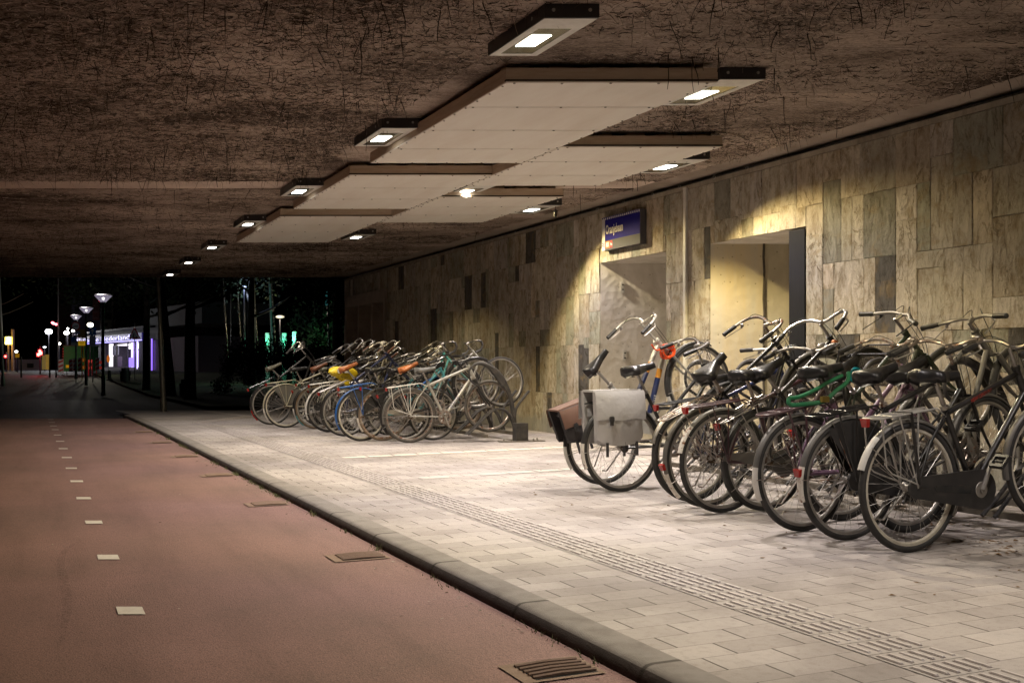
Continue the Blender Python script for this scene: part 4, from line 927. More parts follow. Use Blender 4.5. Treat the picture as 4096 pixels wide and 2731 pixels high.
B4 = bk('maroon bicycle with rusty white guard, grey half chain case and orange frame reflector', 1659, 1177, GN, pitch=5, frame=MAR, type='gents', guard=GREYP, tail=WHTR, gend=158, rackm=MAR, rackw=1.15, case='half', crank=20, saddle=LEA, sshape='std', stilt=4, bar='dutch', steer=12, bell=mat('copper_bell', (.35, .12, .05), .3, .8), metal=CHRR, tw=.019, barm=CHR, roll=1., lamp=CHR, lampup=1)
B5 = bk('bicycle with steeply tipped black saddle and orange rusted guard end', 1616, 1165, GN, pitch=22, frame=BLK, type='gents', guard=GREYP, tail=WHTR, gend=200, rackm=CHRR, case=None, crank=250, saddle=LEA, sshape='wide', stilt=18, bar='dutch', steer=-10, bell=CHRR, metal=CHRR, tl='guard', tw=.018, rim=ALU, dx=.03)
B6 = bk('bicycle with knobbly tyre, bright chrome guard and small red reflector', 1577, 1152, GN, pitch=6, frame=NAVY, type='gents', guard=CHR, gend=160, rackm=BLK, case=None, crank=100, saddle=LEA, sshape='slim', bar='flat', steer=5, tw=.026, metal=CHR, rim=RIMC, tyre=RUB, fork=SILV, dx=.05, sh=.10)
B7 = bk('black step through bicycle carrying the grey vinyl pannier', 1428, 1129, GN, pitch=9, frame=BLK, type='ladies', guard=BLKM, tail=WHTR, gend=190, rackm=BLK, case=None, crank=340, saddle=LEA, sshape='wide', stilt=4, bar='dutch', steer=-14, metal=CHR, tw=.019, stem=.18, tlight=False, lock=1, ftail=WHT, sh=.17)
B8 = bk('silver and navy bicycle tipped high, brown canvas pannier on its rack', 1383, 1112, GN, pitch=27, frame=SILV, type='ladies', guard=BLKM, tail=SILV, gend=182, rackm=STEEL, case='half', casem=SILV, crank=30, saddle=LEA, sshape='slim', stilt=20, bar='dutch', steer=4, metal=ALU, tw=.020, stem=.22, band=1, rt=.021, rim=ALU, tlight=False, decal=('GAZELLE', SWH, .20, .95, 'down'), dsize=.034, ftail=WHT, fguard=True, sh=.20, barm=SILV)
# bicycles standing deeper in the rack between them
def bxy(lab, X, Y, grp, **o): return bicycle(lab, X, Y, o, grp)
x3, y3 = cpx(1845, 1220); x4, y4 = cpx(1659, 1177); x1, y1 = cpx(2089, 1268); x7, y7 = cpx(1428, 1129)
bxy('black bicycle with front wheel up high and wire basket, behind the maroon one', 4.62, 5.86, GN, pitch=23, frame=BLK, guard=BLK, type='gents', case=None, bar='dutch', steer=15, basket=1, saddle=LEA, tw=.020, decal=('CITYLINE', SWH, .35, .85, 'down'), dsize=.04)
bxy('green bicycle deep in the rack with knobbly front wheel raised against the wall', 4.78, 5.28, GN, pitch=25, frame=GRN, guard=None, type='gents', case=None, bar='flat', steer=-12, saddle=LEA, tw=.024, rack=False, susp=1, lever=BLKM)
bxy('dark mountain bicycle deep in the rack behind the torn saddle', 4.80, 4.74, GN, pitch=24, frame=GREYP, guard=None, type='gents', case=None, bar='flat', steer=8, saddle=LEA, tw=.025, rack=False, susp=1, stem=.08, crank=80)
# far rack
bk('silver gents bicycle with suspension fork and white rack, nearest of the far rack', 941, 1017, GF, pitch=6, yaw=-4, frame=SILV, guard=GREYP, gend=190, fguard=False, rackm=WHT, rackloop=1, rt=.020, bar='flat', saddle=LEAG, sshape='wide', case=None, crank=-75, tw=.023, susp=1, fork=BLKM, tyre=RUBG, spoke=SPKD, rim=CHRR, lever=ALU, decal=('SPARTA', mat('decal_blue', (.12, .16, .3), .4), .22, 1.0, 'down'), dsize=.052, barm=BLKM, lock=1)
bk('black bicycle standing right behind the silver one of the far rack', 924, 1013, GF, pitch=22, frame=BLK, type='gents', guard=BLK, gend=200, bar='drop', saddle=LEAO, sshape='std', case=None, tw=.019, dx=.05, crank=170, rackm=BLK, cables=False)
bk('bicycle with rusty rim, dusty tyre and grey coat guard in the far rack', 880, 1012, GF, pitch=6, frame=TEAL, type='ladies', guard=BLKM, tail=WHTR, gend=206, coat=BLKM, rackm=BLK, bar='dutch', saddle=LEA, case='half', casem=RIMC, tw=.018, rim=RIMR, tyre=RUBB, crank=210, dx=0)
bk('blue guarded bicycle with cream rims and blue carrier in the far rack', 831, 1013, GF, pitch=7, frame=BLK, type='gents', guard=BLUE, gend=205, rackm=BLUE, rackw=1.1, coat=BLKM, bar='dutch', saddle=LEA, sshape='wide', tw=.020, rim=RIMC, case=None, crank=300)
bk('black bicycle with blue frame tubes between two cream rimmed wheels', 790, 1002, GF, pitch=21, frame=NAVY, type='gents', guard=BLK, gend=190, bar='dutch', saddle=LEAO, tw=.018, rim=ALU, case=None, crank=40, dx=.02, bell=WHT, bellr=.04)
bk('white guarded bicycle with white carrier, yellow bag over its saddle', 756, 992, GF, pitch=6, frame=BLK, type='gents', guard=WHT, gend=200, rackm=WHT, rackw=1.3, bar='dutch', saddle=LEAB, sshape='wide', tw=.021, rim=CHR, case=None, crank=220)
bk('black bicycle with brown tyre left of the white guarded one', 728, 985, GF, pitch=22, frame=BLK, type='gents', guard=BLK, tail=TEAL, gend=205, bar='dutch', saddle=LEAB, tw=.019, tyre=RUBB, case='full', crank=10, rackm=BLK)
bk('black bicycle with red rear reflector, third from the left end', 703, 984, GF, pitch=6, frame=BLK, type='gents', guard=BLK, tail=WHT, gend=205, bar='flat', saddle=LEAL, tw=.019, case=None, crank=75, dx=.15)
bk('faded beige bicycle with grey coat guard and white rimmed wheel at the left', 656, 982, GF, pitch=6, frame=OLIVE, type='gents', guard=OLIVE, tail=WHT, gend=205, rackm=OLIVE, coat=GREYP, bar='dutch', saddle=LEA, tw=.018, rim=RIMC, case=None, crank=120)
bk('black bicycle with black carrier, leftmost of the far rack', 640, 975, GF, pitch=22, frame=BLK, type='gents', guard=BLK, tail=RED, gend=200, rackm=BLK, bar='high', saddle=LEAL, tw=.018, case='full', crank=330, dx=-.12)
for i, (X, Y, lab, op) in enumerate([
    (4.95, 13.3, 'drop bar bicycle deep in the far rack behind the silver one', dict(pitch=23, frame=SILV, guard=None, rack=False, bar='drop', tw=.017, type='gents')),
    (4.75, 13.95, 'teal bicycle with tall swept handlebar deep in the far rack', dict(pitch=23, frame=TEAL, guard=BLK, bar='dutch', tw=.018, type='ladies', saddle=LEA)),
    (4.72, 14.5, 'bicycle with patterned round bell deep in the far rack', dict(pitch=7, frame=BLK, guard=BLK, bar='high', tw=.018, type='gents', bell=mat('pattern_bell', (.35, .42, .25), .3, dirt=.9, dcol=(.05, .1, .05), ds=60), bellr=.045, barm=CHR)),
    (4.55, 15.1, 'black bicycle with thick frame tubes and front wheel up high', dict(pitch=25, frame=BLK, guard=BLK, bar='dutch', tw=.019, type='gents', rt=.02, grip=LEAB)),
    (4.55, 15.6, 'silver bicycle with brown grips in the middle of the far rack', dict(pitch=8, frame=SILV, guard=CHR, bar='high', tw=.018, type='ladies', grip=LEAB, stem=.20)),
    (4.50, 16.1, 'olive bicycle with cream handlebar stem in the far rack', dict(pitch=24, frame=OLIVE, guard=OLIVE, bar='dutch', tw=.018, type='gents', stem=.18, grip=LEAB)),
    (4.45, 16.6, 'black bicycle with high curved handlebar near the left end', dict(pitch=23, frame=BLK, guard=BLK, bar='high', tw=.018, type='gents')),
    (4.40, 17.15, 'dark bicycle with low handlebar, rearmost at the left end', dict(pitch=6, frame=GRN, guard=BLK, bar='dutch', tw=.018, type='gents', saddle=LEAG))]):
    op.setdefault('steer', random.uniform(-15, 15)); op.setdefault('crank', random.uniform(0, 360)); bicycle(lab, X, Y, op, GF)
# ------------------------------------------------------------------ bicycle racks
def rack(lab, Ya, Yb, pitch_, Xr=5.62):
    e = empty('bicycle_rack', (Xr, Ya, 0)); tag(e, lab, 'bicycle rack', 'steel racks holding the bicycles')
    L = Yb-Ya; m = MB(); m.box((.30, L/2, .10), (.07, L, .045)); m.box((-.18, L/2, .085), (.05, L, .04)); m.build('rail', RAIL, e, False)
    k = 0; y = .14
    while y < L-.05:
        if k % 2 == 0:                                    # high arm: rises, bends over to the rider's side, ends in a hook
            m = MB(); P = catmull([(.30, y, .10), (.27, y, .38), (.20, y, .66), (.06, y, .90), (-.14, y, 1.02), (-.26, y, 1.03), (-.34, y, .98), (-.37, y, .90), (-.34, y, .80), (-.22, y, .73)], 5)
            n = len(P); m.tube(P, [.030 if i < n*.45 else lerp(.030, .013, min(1, (i-n*.45)/(n*.2))) for i in range(n)], 9); m.build('high_arm', RACKM, e)
            m = MB()
            for s in (-1, 1):
                w = [(-.13, y+s*.028, 1.015), (.01, y+s*.045, .955), (.12, y+s*.05, .80), (.12, y+s*.03, .70), (.0, y+s*.02, .86)]; m.add(w+[(p[0], p[1]+s*.006, p[2]) for p in w], [(0, 1, 2, 3, 4), (9, 8, 7, 6, 5)]+[(i, (i+1) % 5, (i+1) % 5+5, i+5) for i in range(5)])
            m.build('wheel_scoop', RACKM, e)
        m = MB()
        for s in (-1, 1): m.tube(catmull([(-.40, y+s*.045, .10), (-.28, y+s*.04, .20), (-.08, y+s*.034, .38), (.08, y+s*.034, .43), (.22, y+s*.034, .34), (.31, y+s*.036, .12)], 5), .013, 8)
        m.build('wheel_hoop', RACKM, e)
        m = MB(); m.tube(catmull([(.33, y+.10, .12), (.34, y+.10, .34), (.38, y+.10, .46), (.55, y+.10, .66)], 5), .019, 8); m.build('guide_tube', RACKM, e)
        y += pitch_; k += 1
    for yy in (.0, L):
        m = MB(); m.box((.30, yy-.02 if yy == 0 else yy+.02, .125), (.17, .13, .235)); m.box((.30, yy-.088 if yy == 0 else yy+.088, .11), (.10, .008, .14)); m.build('end_block', RACKM, e, False)
        m = MB(); m.box((.30, yy-.06 if yy == 0 else yy+.06, .006), (.62, .16, .012)); m.build('foot_plate', RAIL, e, False)
        m = MB()
        for xx in (.06, .14, .46, .54): m.lathe([(0, .045), (.009, .042), (.014, .03), (.014, .012)], 10, 'z', (xx, (yy-.09 if yy == 0 else yy+.09) if xx in (.14, .46) else (yy-.03 if yy == 0 else yy+.03), 0))
        m.build('anchor_nuts', CHR, e)
    return e
rack('long black steel rack near the camera, between bicycles and wall', 3.3, 8.3, .36)
rack('black steel rack with end block, holding the far group of bicycles', 12.62, 17.6, .40)
# ------------------------------------------------------------------ things hung on the bicycles
def frame_of(B): e, T, S, h = B; return e.matrix_basis @ T
def local(B, p): e, T, S, h = B; return V(e.location)+(T @ V(p))
# grey vinyl double pannier on the step-through bicycle
def pannier(B, lab, mt, flapm, w, h, d, zt, xc, sag, buckm, cat='pannier bag', side=(-1, 1), rotz=0, tilt=0):
    e, T, S, hb = B; base = V(e.location); o = empty('pannier_bag', base+T @ V((xc, 0, zt))); tag(o, lab, cat)
    o.rotation_euler = (0, -R(tilt), T.to_euler().z)
    for s in side:
        n = 9; vs = []; fs = []; m = MB()
        y0 = s*.085
        for i in range(n+1):
            for j in range(n+1):
                u = i/n; v = j/n; bul = d*(.55+.45*sin(pi*u)**.5)*(.6+.4*sin(pi*min(1, v*1.1))**.6)
                x = (u-.5)*w*(1-.05*v); z = -h*v-.02*sin(pi*u)*v*sag; wr = .008*sin(13*u+5*v)*sin(9*v+3*u)+.005*sin(23*u-17*v)
                vs.append((x*(1-.05*sin(pi*v)), y0+s*(bul+wr), z+.03*(abs(2*u-1)**4)*v))
        o2 = len(vs)
        for i in range(n+1):
            for j in range(n+1): vs.append(((i/n-.5)*w*(1-.05*j/n), y0-s*.01, -h*j/n-.02*sin(pi*i/n)*j/n*sag))
        for i in range(n):
            for j in range(n): a = i*(n+1)+j; fs.append((a, a+1, a+n+2, a+n+1)); fs.append((o2+a, o2+a+n+1, o2+a+n+2, o2+a+1))
        for i in range(n):
            for (a, b) in ((i*(n+1), (i+1)*(n+1)), (i*(n+1)+n, (i+1)*(n+1)+n), (i, i+1), (n*(n+1)+i, n*(n+1)+i+1)): fs.append((a, b, o2+b, o2+a))
        pk = m.add(vs, fs).build('pocket', mt, o)
        m = MB(); vs = []; fs = []
        for i in range(n+1):
            for j in range(n+1):
                u = i/n; v = j/n*.56; bul = d*(.55+.45*sin(pi*u)**.5)*(.6+.4*sin(pi*min(1, v*1.1))**.6)+.008+.004*sin(13*u)*v
                vs.append(((u-.5)*w*1.03, y0+s*bul, .004-h*v+.006*sin(11*u)*(j == n)))
        for i in range(n):
            for j in range(n): a = i*(n+1)+j; fs.append((a, a+1, a+n+2, a+n+1))
        k = len(vs); vs += [(p[0], p[1]-s*.004, p[2]) for p in vs]; fs += [tuple(reversed([q+k for q in f])) for f in fs[:n*n]]
        for i in range(n): fs.append((i*(n+1)+n, (i+1)*(n+1)+n, k+(i+1)*(n+1)+n, k+i*(n+1)+n))
        m.add(vs, fs).build('flap', flapm, o)
        for bx in ((-.28, ) if s < 0 else (0,)):
            m = MB(); m.box((bx*w, y0+s*(d+.02), -h*.56), (.03, .008, .07)); m.box((bx*w, y0+s*(d+.022), -h*.52), (.038, .014, .03)); m.build('buckle', buckm, o, False)
    m = MB(); m.hexa([(-w/2, -.09, -.004), (w/2, -.09, -.004), (w/2, .09, -.004), (-w/2, .09, -.004)], [(-w/2, -.085, .012), (w/2, -.085, .012), (w/2, .085, .012), (-w/2, .085, .012)]); m.build('top_sheet', flapm, o)
    m = MB()
    for bx in (-.3, .05, .32): m.box((bx*w, side[0]*(.085+d*.6), -h-.05), (.022, .006, .11))
    m.build('loose_straps', BAGK, o, False); return o
pannier(B7, 'grey vinyl double pannier with black buckle and hanging straps', BAGG, BAGG, .43, .40, .10, .46, -.02, 1.2, BLKM, tilt=1)
pannier(B8, 'brown and black canvas pannier slumped on the tipped silver bicycle', BAGK, BAGB, .34, .28, .08, .43, -.12, 1.4, BLKM, tilt=18)
def coil(lab, c, mt, r, loops, thick, seed, cat='cable lock', straight=None):
    rr = random.Random(seed); P = []
    for i in range(loops*9):
        a = i*2*pi/9; k = r*(.75+.35*rr.random()); P.append(V((k*cos(a)*.9, .022*sin(a*.5+seed)+.012*(i/9-loops/2), k*sin(a)*1.0-.0*i)))
    if straight: P = [V(p) for p in straight]+P
    o = empty('cable_lock', c); tag(o, lab, cat); m = MB(); m.tube(catmull(P, 4), thick, 7); m.build('cable', mt, o)
    m = MB(); e_ = P[-1]; m.tube([e_+V((.0, 0, 0)), e_+V((.035, -.01, .05))], .016, 10); m.build('lock_body', mt if mt is CYAN else BLKM, o); return o
coil('orange coiled cable lock looped on the silver and navy bicycle', local(B8, (.90, -.06, .42)), REDC, .065, 4, .0075, 2, straight=[(-.16, 0, .05), (-.10, .01, .0), (-.02, 0, .03)])
coil('turquoise cable lock on the black frame behind the maroon bicycle', V((5.36, 5.80, .93)), CYAN, .05, 3, .009, 5)
def chain_lock():
    o = empty('chain_lock', local(B3, (.10, -.03, .44))); tag(o, 'chain lock in a green fabric sleeve, hung from the large saddle', 'chain lock')
    m = MB(); m.tube(catmull([(-.20, -.05, .01), (-.19, -.05, -.03), (-.05, -.055, -.025), (.06, -.06, -.01), (.16, -.05, .05), (.26, -.03, .10), (.30, 0, .16)], 5), .0135, 8); m.tube(catmull([(-.20, -.05, .01), (-.12, -.04, .015), (0, -.03, .05), (.13, -.01, .10), (.25, .0, .14)], 5), .012, 8); m.build('sleeve', GRNC, o)
    m = MB(); m.box((.045, -.078, .0), (.055, .02, .035)); m.build('padlock', mat('brass', (.5, .36, .08), .35, .8), o, False)
chain_lock()
def basket():
    o = empty('wire_basket', V((5.62, 5.84, 1.12))); tag(o, 'black wire mesh basket on the high front of the black bicycle', 'basket'); o.rotation_euler = (0, -R(14), R(12))
    def corner(u, v, z): k = lerp(.8, 1, z); return V((u*.15*k, v*.17*k, -.24*(1-z)))
    m = MB()
    for z in (1,): m.tube([corner(a, b, z) for a, b in ((-1, -1), (1, -1), (1, 1), (-1, 1))], .006, 6, closed=True)
    m.tube([corner(a, b, 0) for a, b in ((-1, -1), (1, -1), (1, 1), (-1, 1))], .004, 5, closed=True); m.build('rim_wire', BLKM, o)
    m = MB()
    for (a0, b0, a1, b1) in ((-1, -1, 1, -1), (1, -1, 1, 1), (1, 1, -1, 1), (-1, 1, -1, -1)):
        for i in range(18):
            for s in (0, 1):
                t0 = i/18; t1 = t0+(.25 if s else -.25); t1 = min(1, max(0, t1)); z1 = 1-abs(t1-t0)/.25 if abs(t1-t0) > 0 else 1
                p = corner(lerp(a0, a1, t0), lerp(b0, b1, t0), 1); q = corner(lerp(a0, a1, t1), lerp(b0, b1, t1), z1); m.tube([p, q], .0016, 3, caps=False)
                p = corner(lerp(a0, a1, t0), lerp(b0, b1, t0), 0); q = corner(lerp(a0, a1, t1), lerp(b0, b1, t1), 1-z1); m.tube([p, q], .0016, 3, caps=False)
    for i in range(9):
        t = -1+i/4; m.tube([corner(t, -1, 0), corner(t, 1, 0)], .0016, 3, caps=False); m.tube([corner(-1, t, 0), corner(1, t, 0)], .0016, 3, caps=False)
    m.build('mesh', BLKM, o)
basket()
def yellow_bag():
    x, y = cpx(756, 992); c = V((x+.19, y, .90)); m = MB(); n = 22; k = 9; vs = []; fs = []; rr = random.Random(4)
    for i in range(k+1):
        v = i/k
        for j in range(n):
            a = 2*pi*j/n; w = 1+.13*sin(3*a+4*v)+.10*rr.random(); rx = (.06+.13*sin(pi*min(1, v*1.2+.12)))*w*(1.25 if sin(a) < 0 else 1); ry = (.05+.09*sin(pi*min(1, v*1.1+.1)))*w
            vs.append((rx*cos(a)+.05*v*v, ry*sin(a), .09-.26*v-.05*v*v*cos(a*1)*1+.015*sin(5*a)*v))
    for i in range(k):
        for j in range(n): fs.append((i*n+j, i*n+(j+1) % n, (i+1)*n+(j+1) % n, (i+1)*n+j))
    fs += [tuple(range(n)), tuple(reversed(range(k*n, k*n+n)))]
    o = empty('plastic_bag', c); tag(o, 'crumpled yellow plastic bag wrapped round a brown saddle in the far rack', 'plastic bag'); b = m.add(vs, fs).build('bag', YEL, o)
    m = MB(); m.add([(-.12, -.175, .05), (.06, -.19, .05), (.08, -.20, -.005), (-.10, -.19, -.01)], [(0, 1, 2, 3)]); m.build('white_print', SWH, o, False)
    Bx = M(((1, 0, 0, 0), (0, 0, -1, 0), (0, 1, 0, 0), (0, 0, 0, 1)))
    text_mesh('open', .06, .0005, M.Translation((-.07, -.205, -.075)) @ M.Rotation(R(12), 4, 'Y') @ Bx, 'lettering', BLK, o, .9)
yellow_bag()
# ------------------------------------------------------------------ the street beyond the underpass
def gz(D): return drop(D)-.0
def opx(u, D): p = world((u-2048)*D/FP, D, 0); return p.x, p.y
def zat(v, D): return 1-(v-1463.)*D/FP
POLE = mat('grey_pole', (.16, .15, .15), .45, .3, dirt=.5); DPOLE = mat('dark_pole', (.03, .03, .04), .4, .3, dirt=.3)
def plight(par, p, e, c, r=.08):
    e = e*1.0
    l = bpy.data.lights.new('light_source', 'POINT'); l.energy = e; l.color = c; l.shadow_soft_size = r
    o = bpy.data.objects.new('light_source', l); COL.objects.link(o); o.parent = par; o.location = p
def at(name, u, D, lab, cat, group=None, z=None):
    x, y = opx(u, D); e = empty(name, (x, y, (gz(D) if z is None else z)-.03)); e.rotation_euler = (0, 0, -TH); tag(e, lab, cat, group); return e
# steel pole at the mouth of the underpass, leaning slightly
e = at('steel_pole', 655, 26.4, 'grey steel pole standing on the pavement at the end of the underpass', 'pole')
m = MB(); m.lathe([(.085, 0), (.085, .28), (.07, .31), (.062, 2.0), (.048, 2.05), (.045, 5.2)], 14, 'z'); o = m.build('shaft', mat('galvanised_pole', (.30, .29, .26), .35, .5, dirt=.5, dcol=(.14, .12, .07)), e); e.rotation_euler = (0, -R(2.4), -TH)
e = at('steel_pole', 13, 55, 'pale bluish pole at the far left edge of the view', 'pole'); e.rotation_euler = (0, -R(2.2), -TH)
m = MB(); m.lathe([(.10, 0), (.10, .5), (.075, .6), (.06, 7)], 12, 'z'); m.build('shaft', mat('galvanised_pole', (.3, .3, .3)), e)
def post_lamp(u, D, vtop, wid, lab):
    e = at('street_lamp', u, D, lab, 'street lamp', 'cone topped lamps along the path'); H = zat(vtop, D)-e.location.z
    m = MB(); m.lathe([(.085, 0), (.085, .8), (.055, .9), (.045, H-.42), (.09, H-.36), (.09, H-.30), (.03, H-.28)], 12, 'z'); m.build('post', DPOLE, e)
    w = wid/2; m = MB(); m.lathe([(.10, H-.32), (w, H-.045), (w*.98, H-.04), (.09, H-.30)], 20, 'z')
    gm, gt, gn, gl_, gb = nt('lamp_cone_glass') if 'lamp_cone_glass' not in bpy.data.materials else (bpy.data.materials['lamp_cone_glass'],)*5
    if hasattr(gb, 'inputs'): gb.inputs['Base Color'].default_value = (.5, .48, .55, 1); gb.inputs['Roughness'].default_value = .15; gb.inputs['Alpha'].default_value = .45; gb.inputs['Emission Color'].default_value = (.8, .72, .95, 1); gb.inputs['Emission Strength'].default_value = .22
    m.build('glass_cone', gm, e)
    m = MB(); m.lathe([(0, H+.02), (w*.8, H+.005), (w+.02, H-.03), (w, H-.045), (0, H-.035)], 20, 'z'); m.build('cap', mat('lamp_cap', (.35, .34, .38), .3, .3), e)
    m = MB(); m.lathe([(0, H-.24), (.05, H-.2), (.06, H-.12), (0, H-.1)], 12, 'z'); m.build('lamp_bulb', emat('bulb_soft', (1., .93, .9), 5.), e)
    plight(e, (0, -.3, H+.1), 30, (1, .93, .85)); return e
post_lamp(413, 43, 1178, .70, 'nearest cone topped lamp post on the dark path'); post_lamp(345, 56, 1229, .70, 'second cone topped lamp post on the dark path'); post_lamp(304, 67, 1260, .70, 'third cone topped lamp post behind the round sign')
def globe(u, v, D, r, c, s, lab, e_w=30, flat=.75, col=None):
    e = at('street_lamp', u, D, lab, 'street lamp', 'bright lamps of the crossing beyond'); H = zat(v, D)-e.location.z
    m = MB(); m.lathe([(.07, 0), (.05, 1), (.04, H-r*.6)], 10, 'z'); m.build('post', DPOLE, e)
    m = MB(); n = 10; m.lathe([(r*sin(pi*i/n), H-r*flat*cos(pi*i/n)) for i in range(n+1)], 16, 'z'); m.build('lamp_globe', emat('globe_'+lab[:12].replace(' ', '_'), c, s), e)
    plight(e, (0, -r-.15, H), e_w, c); return e
globe(195, 1326, 110, .34, (.92, .95, 1.), 30, 'brilliant white floodlight, brightest light beyond the underpass', 500)
globe(361, 1299, 74, .20, (1., .93, .72), 14, 'warm round lamp right of the second cone lamp', 300)
globe(266, 1331, 90, .22, (1., .97, .9), 12, 'white round lamp above the green site cabin', 60)
globe(292, 1323, 95, .14, (1., .97, .92), 10, 'small white lamp right of the cabin lamp', 30)
globe(271, 1314, 118, .13, (1., .97, .95), 8, 'smallest white lamp above the cabin lamp', 1500)
globe(237, 1374, 95, .14, (1., .93, .78), 12, 'low warm lamp left of the green cabin', 60)
globe(178.5, 1388, 96, .15, (.85, .9, 1.), 5, 'low dish shaped lamp above the red signal', 20, .4)
globe(65, 1406, 90, .13, (.85, 1., .95), 8, 'small white lamp beside the yellow plate at the left', 15)
globe(977, 1147, 56, .13, (.5, .65, 1.), 1.2, 'tall faint bluish lamp behind the flagpoles', 120, .3)
globe(1120, 1267, 57, .24, (1., .85, .6), .8, 'dim mushroom lamp beyond the hedge', 110, .35)
# traffic signals
def signal(u, D, vb, heads, lab, bar=None):
    e = at('traffic_signal', u, D, lab, 'traffic signal'); m = MB(); top = zat(min(h[1] for h in heads), D)-e.location.z+.35
    m.lathe([(.06, 0), (.055, top)], 10, 'z'); m.build('post', DPOLE, e)
    for (uu, vv, r) in heads:
        x = (uu-u)*D/FP; z = zat(vv, D)-e.location.z; m = MB(); m.box((x, -.05, z-.0), (.34, .2, .36)); m.build('signal_head', BLKM, e, False)
        m = MB(); m.lathe([(0, -.19), (r, -.165), (r, -.155)], 16, 'y', (x, 0, z)); m.build('red_lens', emat('signal_red', (1., .04, .03), 30), e)
        plight(e, (x, -.55, z), 26*r/.12, (1., .05, .08), .1)
    return e
signal(161, 80, 1503, [(157, 1418, .12), (166, 1412, .14), (163, 1404, .10)], 'red traffic signal with three glowing lenses')
signal(25, 90, 1490, [(25, 1425, .09)], 'small red signal at the far left')
e = at('signal_mast', 233, 92, 'tall mast with red signals hanging near its foot', 'traffic signal'); m = MB(); zz = e.location.z
m.lathe([(.06, 0), (.05, 14)], 8, 'z'); m.build('mast', POLE, e)
for k, (uu, vv) in enumerate([(212, 1291), (217, 1294), (226, 1297)]):
    m = MB(); x = (uu-233)*92/FP; z = zat(vv, 92)-zz; m.lathe([(0, -.08), (.10, -.05), (.10, .05)], 12, 'y', (x, -.1, z)); m.build('red_lens', emat('signal_pink', (1., .12, .15), 12), e)
m = MB(); m.tube([(-.5, 0, zat(1288, 92)-zz), (0, 0, zat(1302, 92)-zz)], .05, 6); m.build('bracket', POLE, e)
# road signs
SRED = mat('sign_red', (.45, .02, .03), .3, dirt=.1); SBLU = mat('sign_plate_blue', (.03, .14, .5), .3, dirt=.1); SYEL = mat('sign_yellow', (.85, .52, .02), .35, dirt=.05); SW2 = mat('sign_plate_white', (.62, .60, .68), .35, dirt=.1)
def disc(r, y, x, z, n=26): m = MB(); m.lathe([(0, y-.004), (r, y-.004), (r, y), (0, y)], n, 'y', (x, 0, z)); return m
def plate(x, z, w, h, y=-.06): m = MB(); m.box((x, y, z), (w, .01, h)); return m
BX = M(((1, 0, 0, 0), (0, 0, -1, 0), (0, 1, 0, 0), (0, 0, 0, 1)))
D = 60; k = D/FP
e = at('road_sign', 304, D, 'round red rimmed sign with blue plates beneath it', 'road sign'); ez = e.location.z; Z = lambda v, D=60: zat(v, D)-ez
m = MB(); m.lathe([(.035, 0), (.035, Z(1290))], 8, 'z'); m.build('post', POLE, e)
disc(18*k, -.04, 0, Z(1304.6)).build('rim_disc', SRED, e); disc(14*k, -.05, 0, Z(1304.6)).build('face', SW2, e, False)
m = MB(); m.tube([(-.14, -.058, Z(1307)), (.14, -.058, Z(1303))], .022, 5); m.build('symbol', BLKM, e)
plate(.06, Z(1331), .40, .15).build('sub_plate', mat('sign_lilac', (.25, .25, .42), .4), e, False)
plate(-.13, Z(1358), .27, .32).build('blue_plate', SBLU, e, False); plate(-.13, Z(1371), .27, .30).build('white_plate', SW2, e, False)
e = at('road_sign', 371.5, D, 'blue square sign with white arrow above a zone plate', 'road sign'); ez = e.location.z
m = MB(); m.lathe([(.035, 0), (.035, Z(1312))], 8, 'z'); m.build('post', POLE, e)
plate(0, Z(1325), 29*k, 30*k).build('blue_plate', SBLU, e, False)
m = MB(); m.prism([(-.03, -.15), (.03, -.15), (.03, .0), (.11, .0), (0, .17), (-.11, .0), (-.03, .0)], -.072, -.067); a = m.build('arrow', SW2, e, False); a.location.z = Z(1325)
plate(0, Z(1364), 25*k, 43*k).build('zone_plate', mat('zone_plate', (.40, .38, .55), .4), e, False); disc(.13, -.07, 0, Z(1369)).build('zone_ring', mat('zone_grey', (.10, .09, .15), .4), e); disc(.10, -.078, 0, Z(1369)).build('zone_face', mat('zone_plate', (.4, .38, .55)), e)
e = at('road_sign', 329, 64, 'yellow text board on a yellow trestle', 'road sign'); ez = e.location.z; zz = lambda v: zat(v, 64)-ez
m = MB(); m.tube([(-.05, 0, zz(1385)), (-.02, 0, 0)], .02, 6); m.tube([(.05, 0, zz(1385)), (.22, -.1, 0)], .02, 6); m.tube([(.05, 0, zz(1385)), (.22, .2, 0)], .02, 6); m.build('trestle', SYEL, e)
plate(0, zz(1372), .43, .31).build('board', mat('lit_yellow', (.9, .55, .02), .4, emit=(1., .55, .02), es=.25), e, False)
m = MB()
for i in range(3): m.box((0, -.068, zz(1366+i*5.5)), (.30-.04*i, .004, .022))
m.build('text_lines', BLKM, e, False)
e = at('road_sign', 328, 66, 'large dim ochre board behind the warm lamp', 'road sign'); ez = e.location.z; m = MB(); m.tube([(0, .02, 0), (0, .02, zat(1322, 66)-ez)], .03, 6); m.build('post', POLE, e); plate(0, zat(1335, 66)-ez, .52, .52).build('board', mat('ochre', (.25, .17, .04), .5), e, False)
e = at('road_sign', 539, 64, 'red rimmed roadworks warning triangle in front of the lit shop', 'road sign'); ez = e.location.z; zz = lambda v: zat(v, 64)-ez; q = 64/FP
m = MB(); m.lathe([(.03, 0), (.03, zz(1290))], 8, 'z'); m.build('post', POLE, e)
def tri(s, y, z0): a = s*25*q; h = s*48*q; c = zz(1355)+16*q; m = MB(); m.prism([(-a, c-16*q*s), (a, c-16*q*s), (0, c-16*q*s+h)], y-.004, y); return m
tri(1, -.04, 0).build('rim', SRED, e, False); tri(.70, -.05, 0).build('face', SW2, e, False)
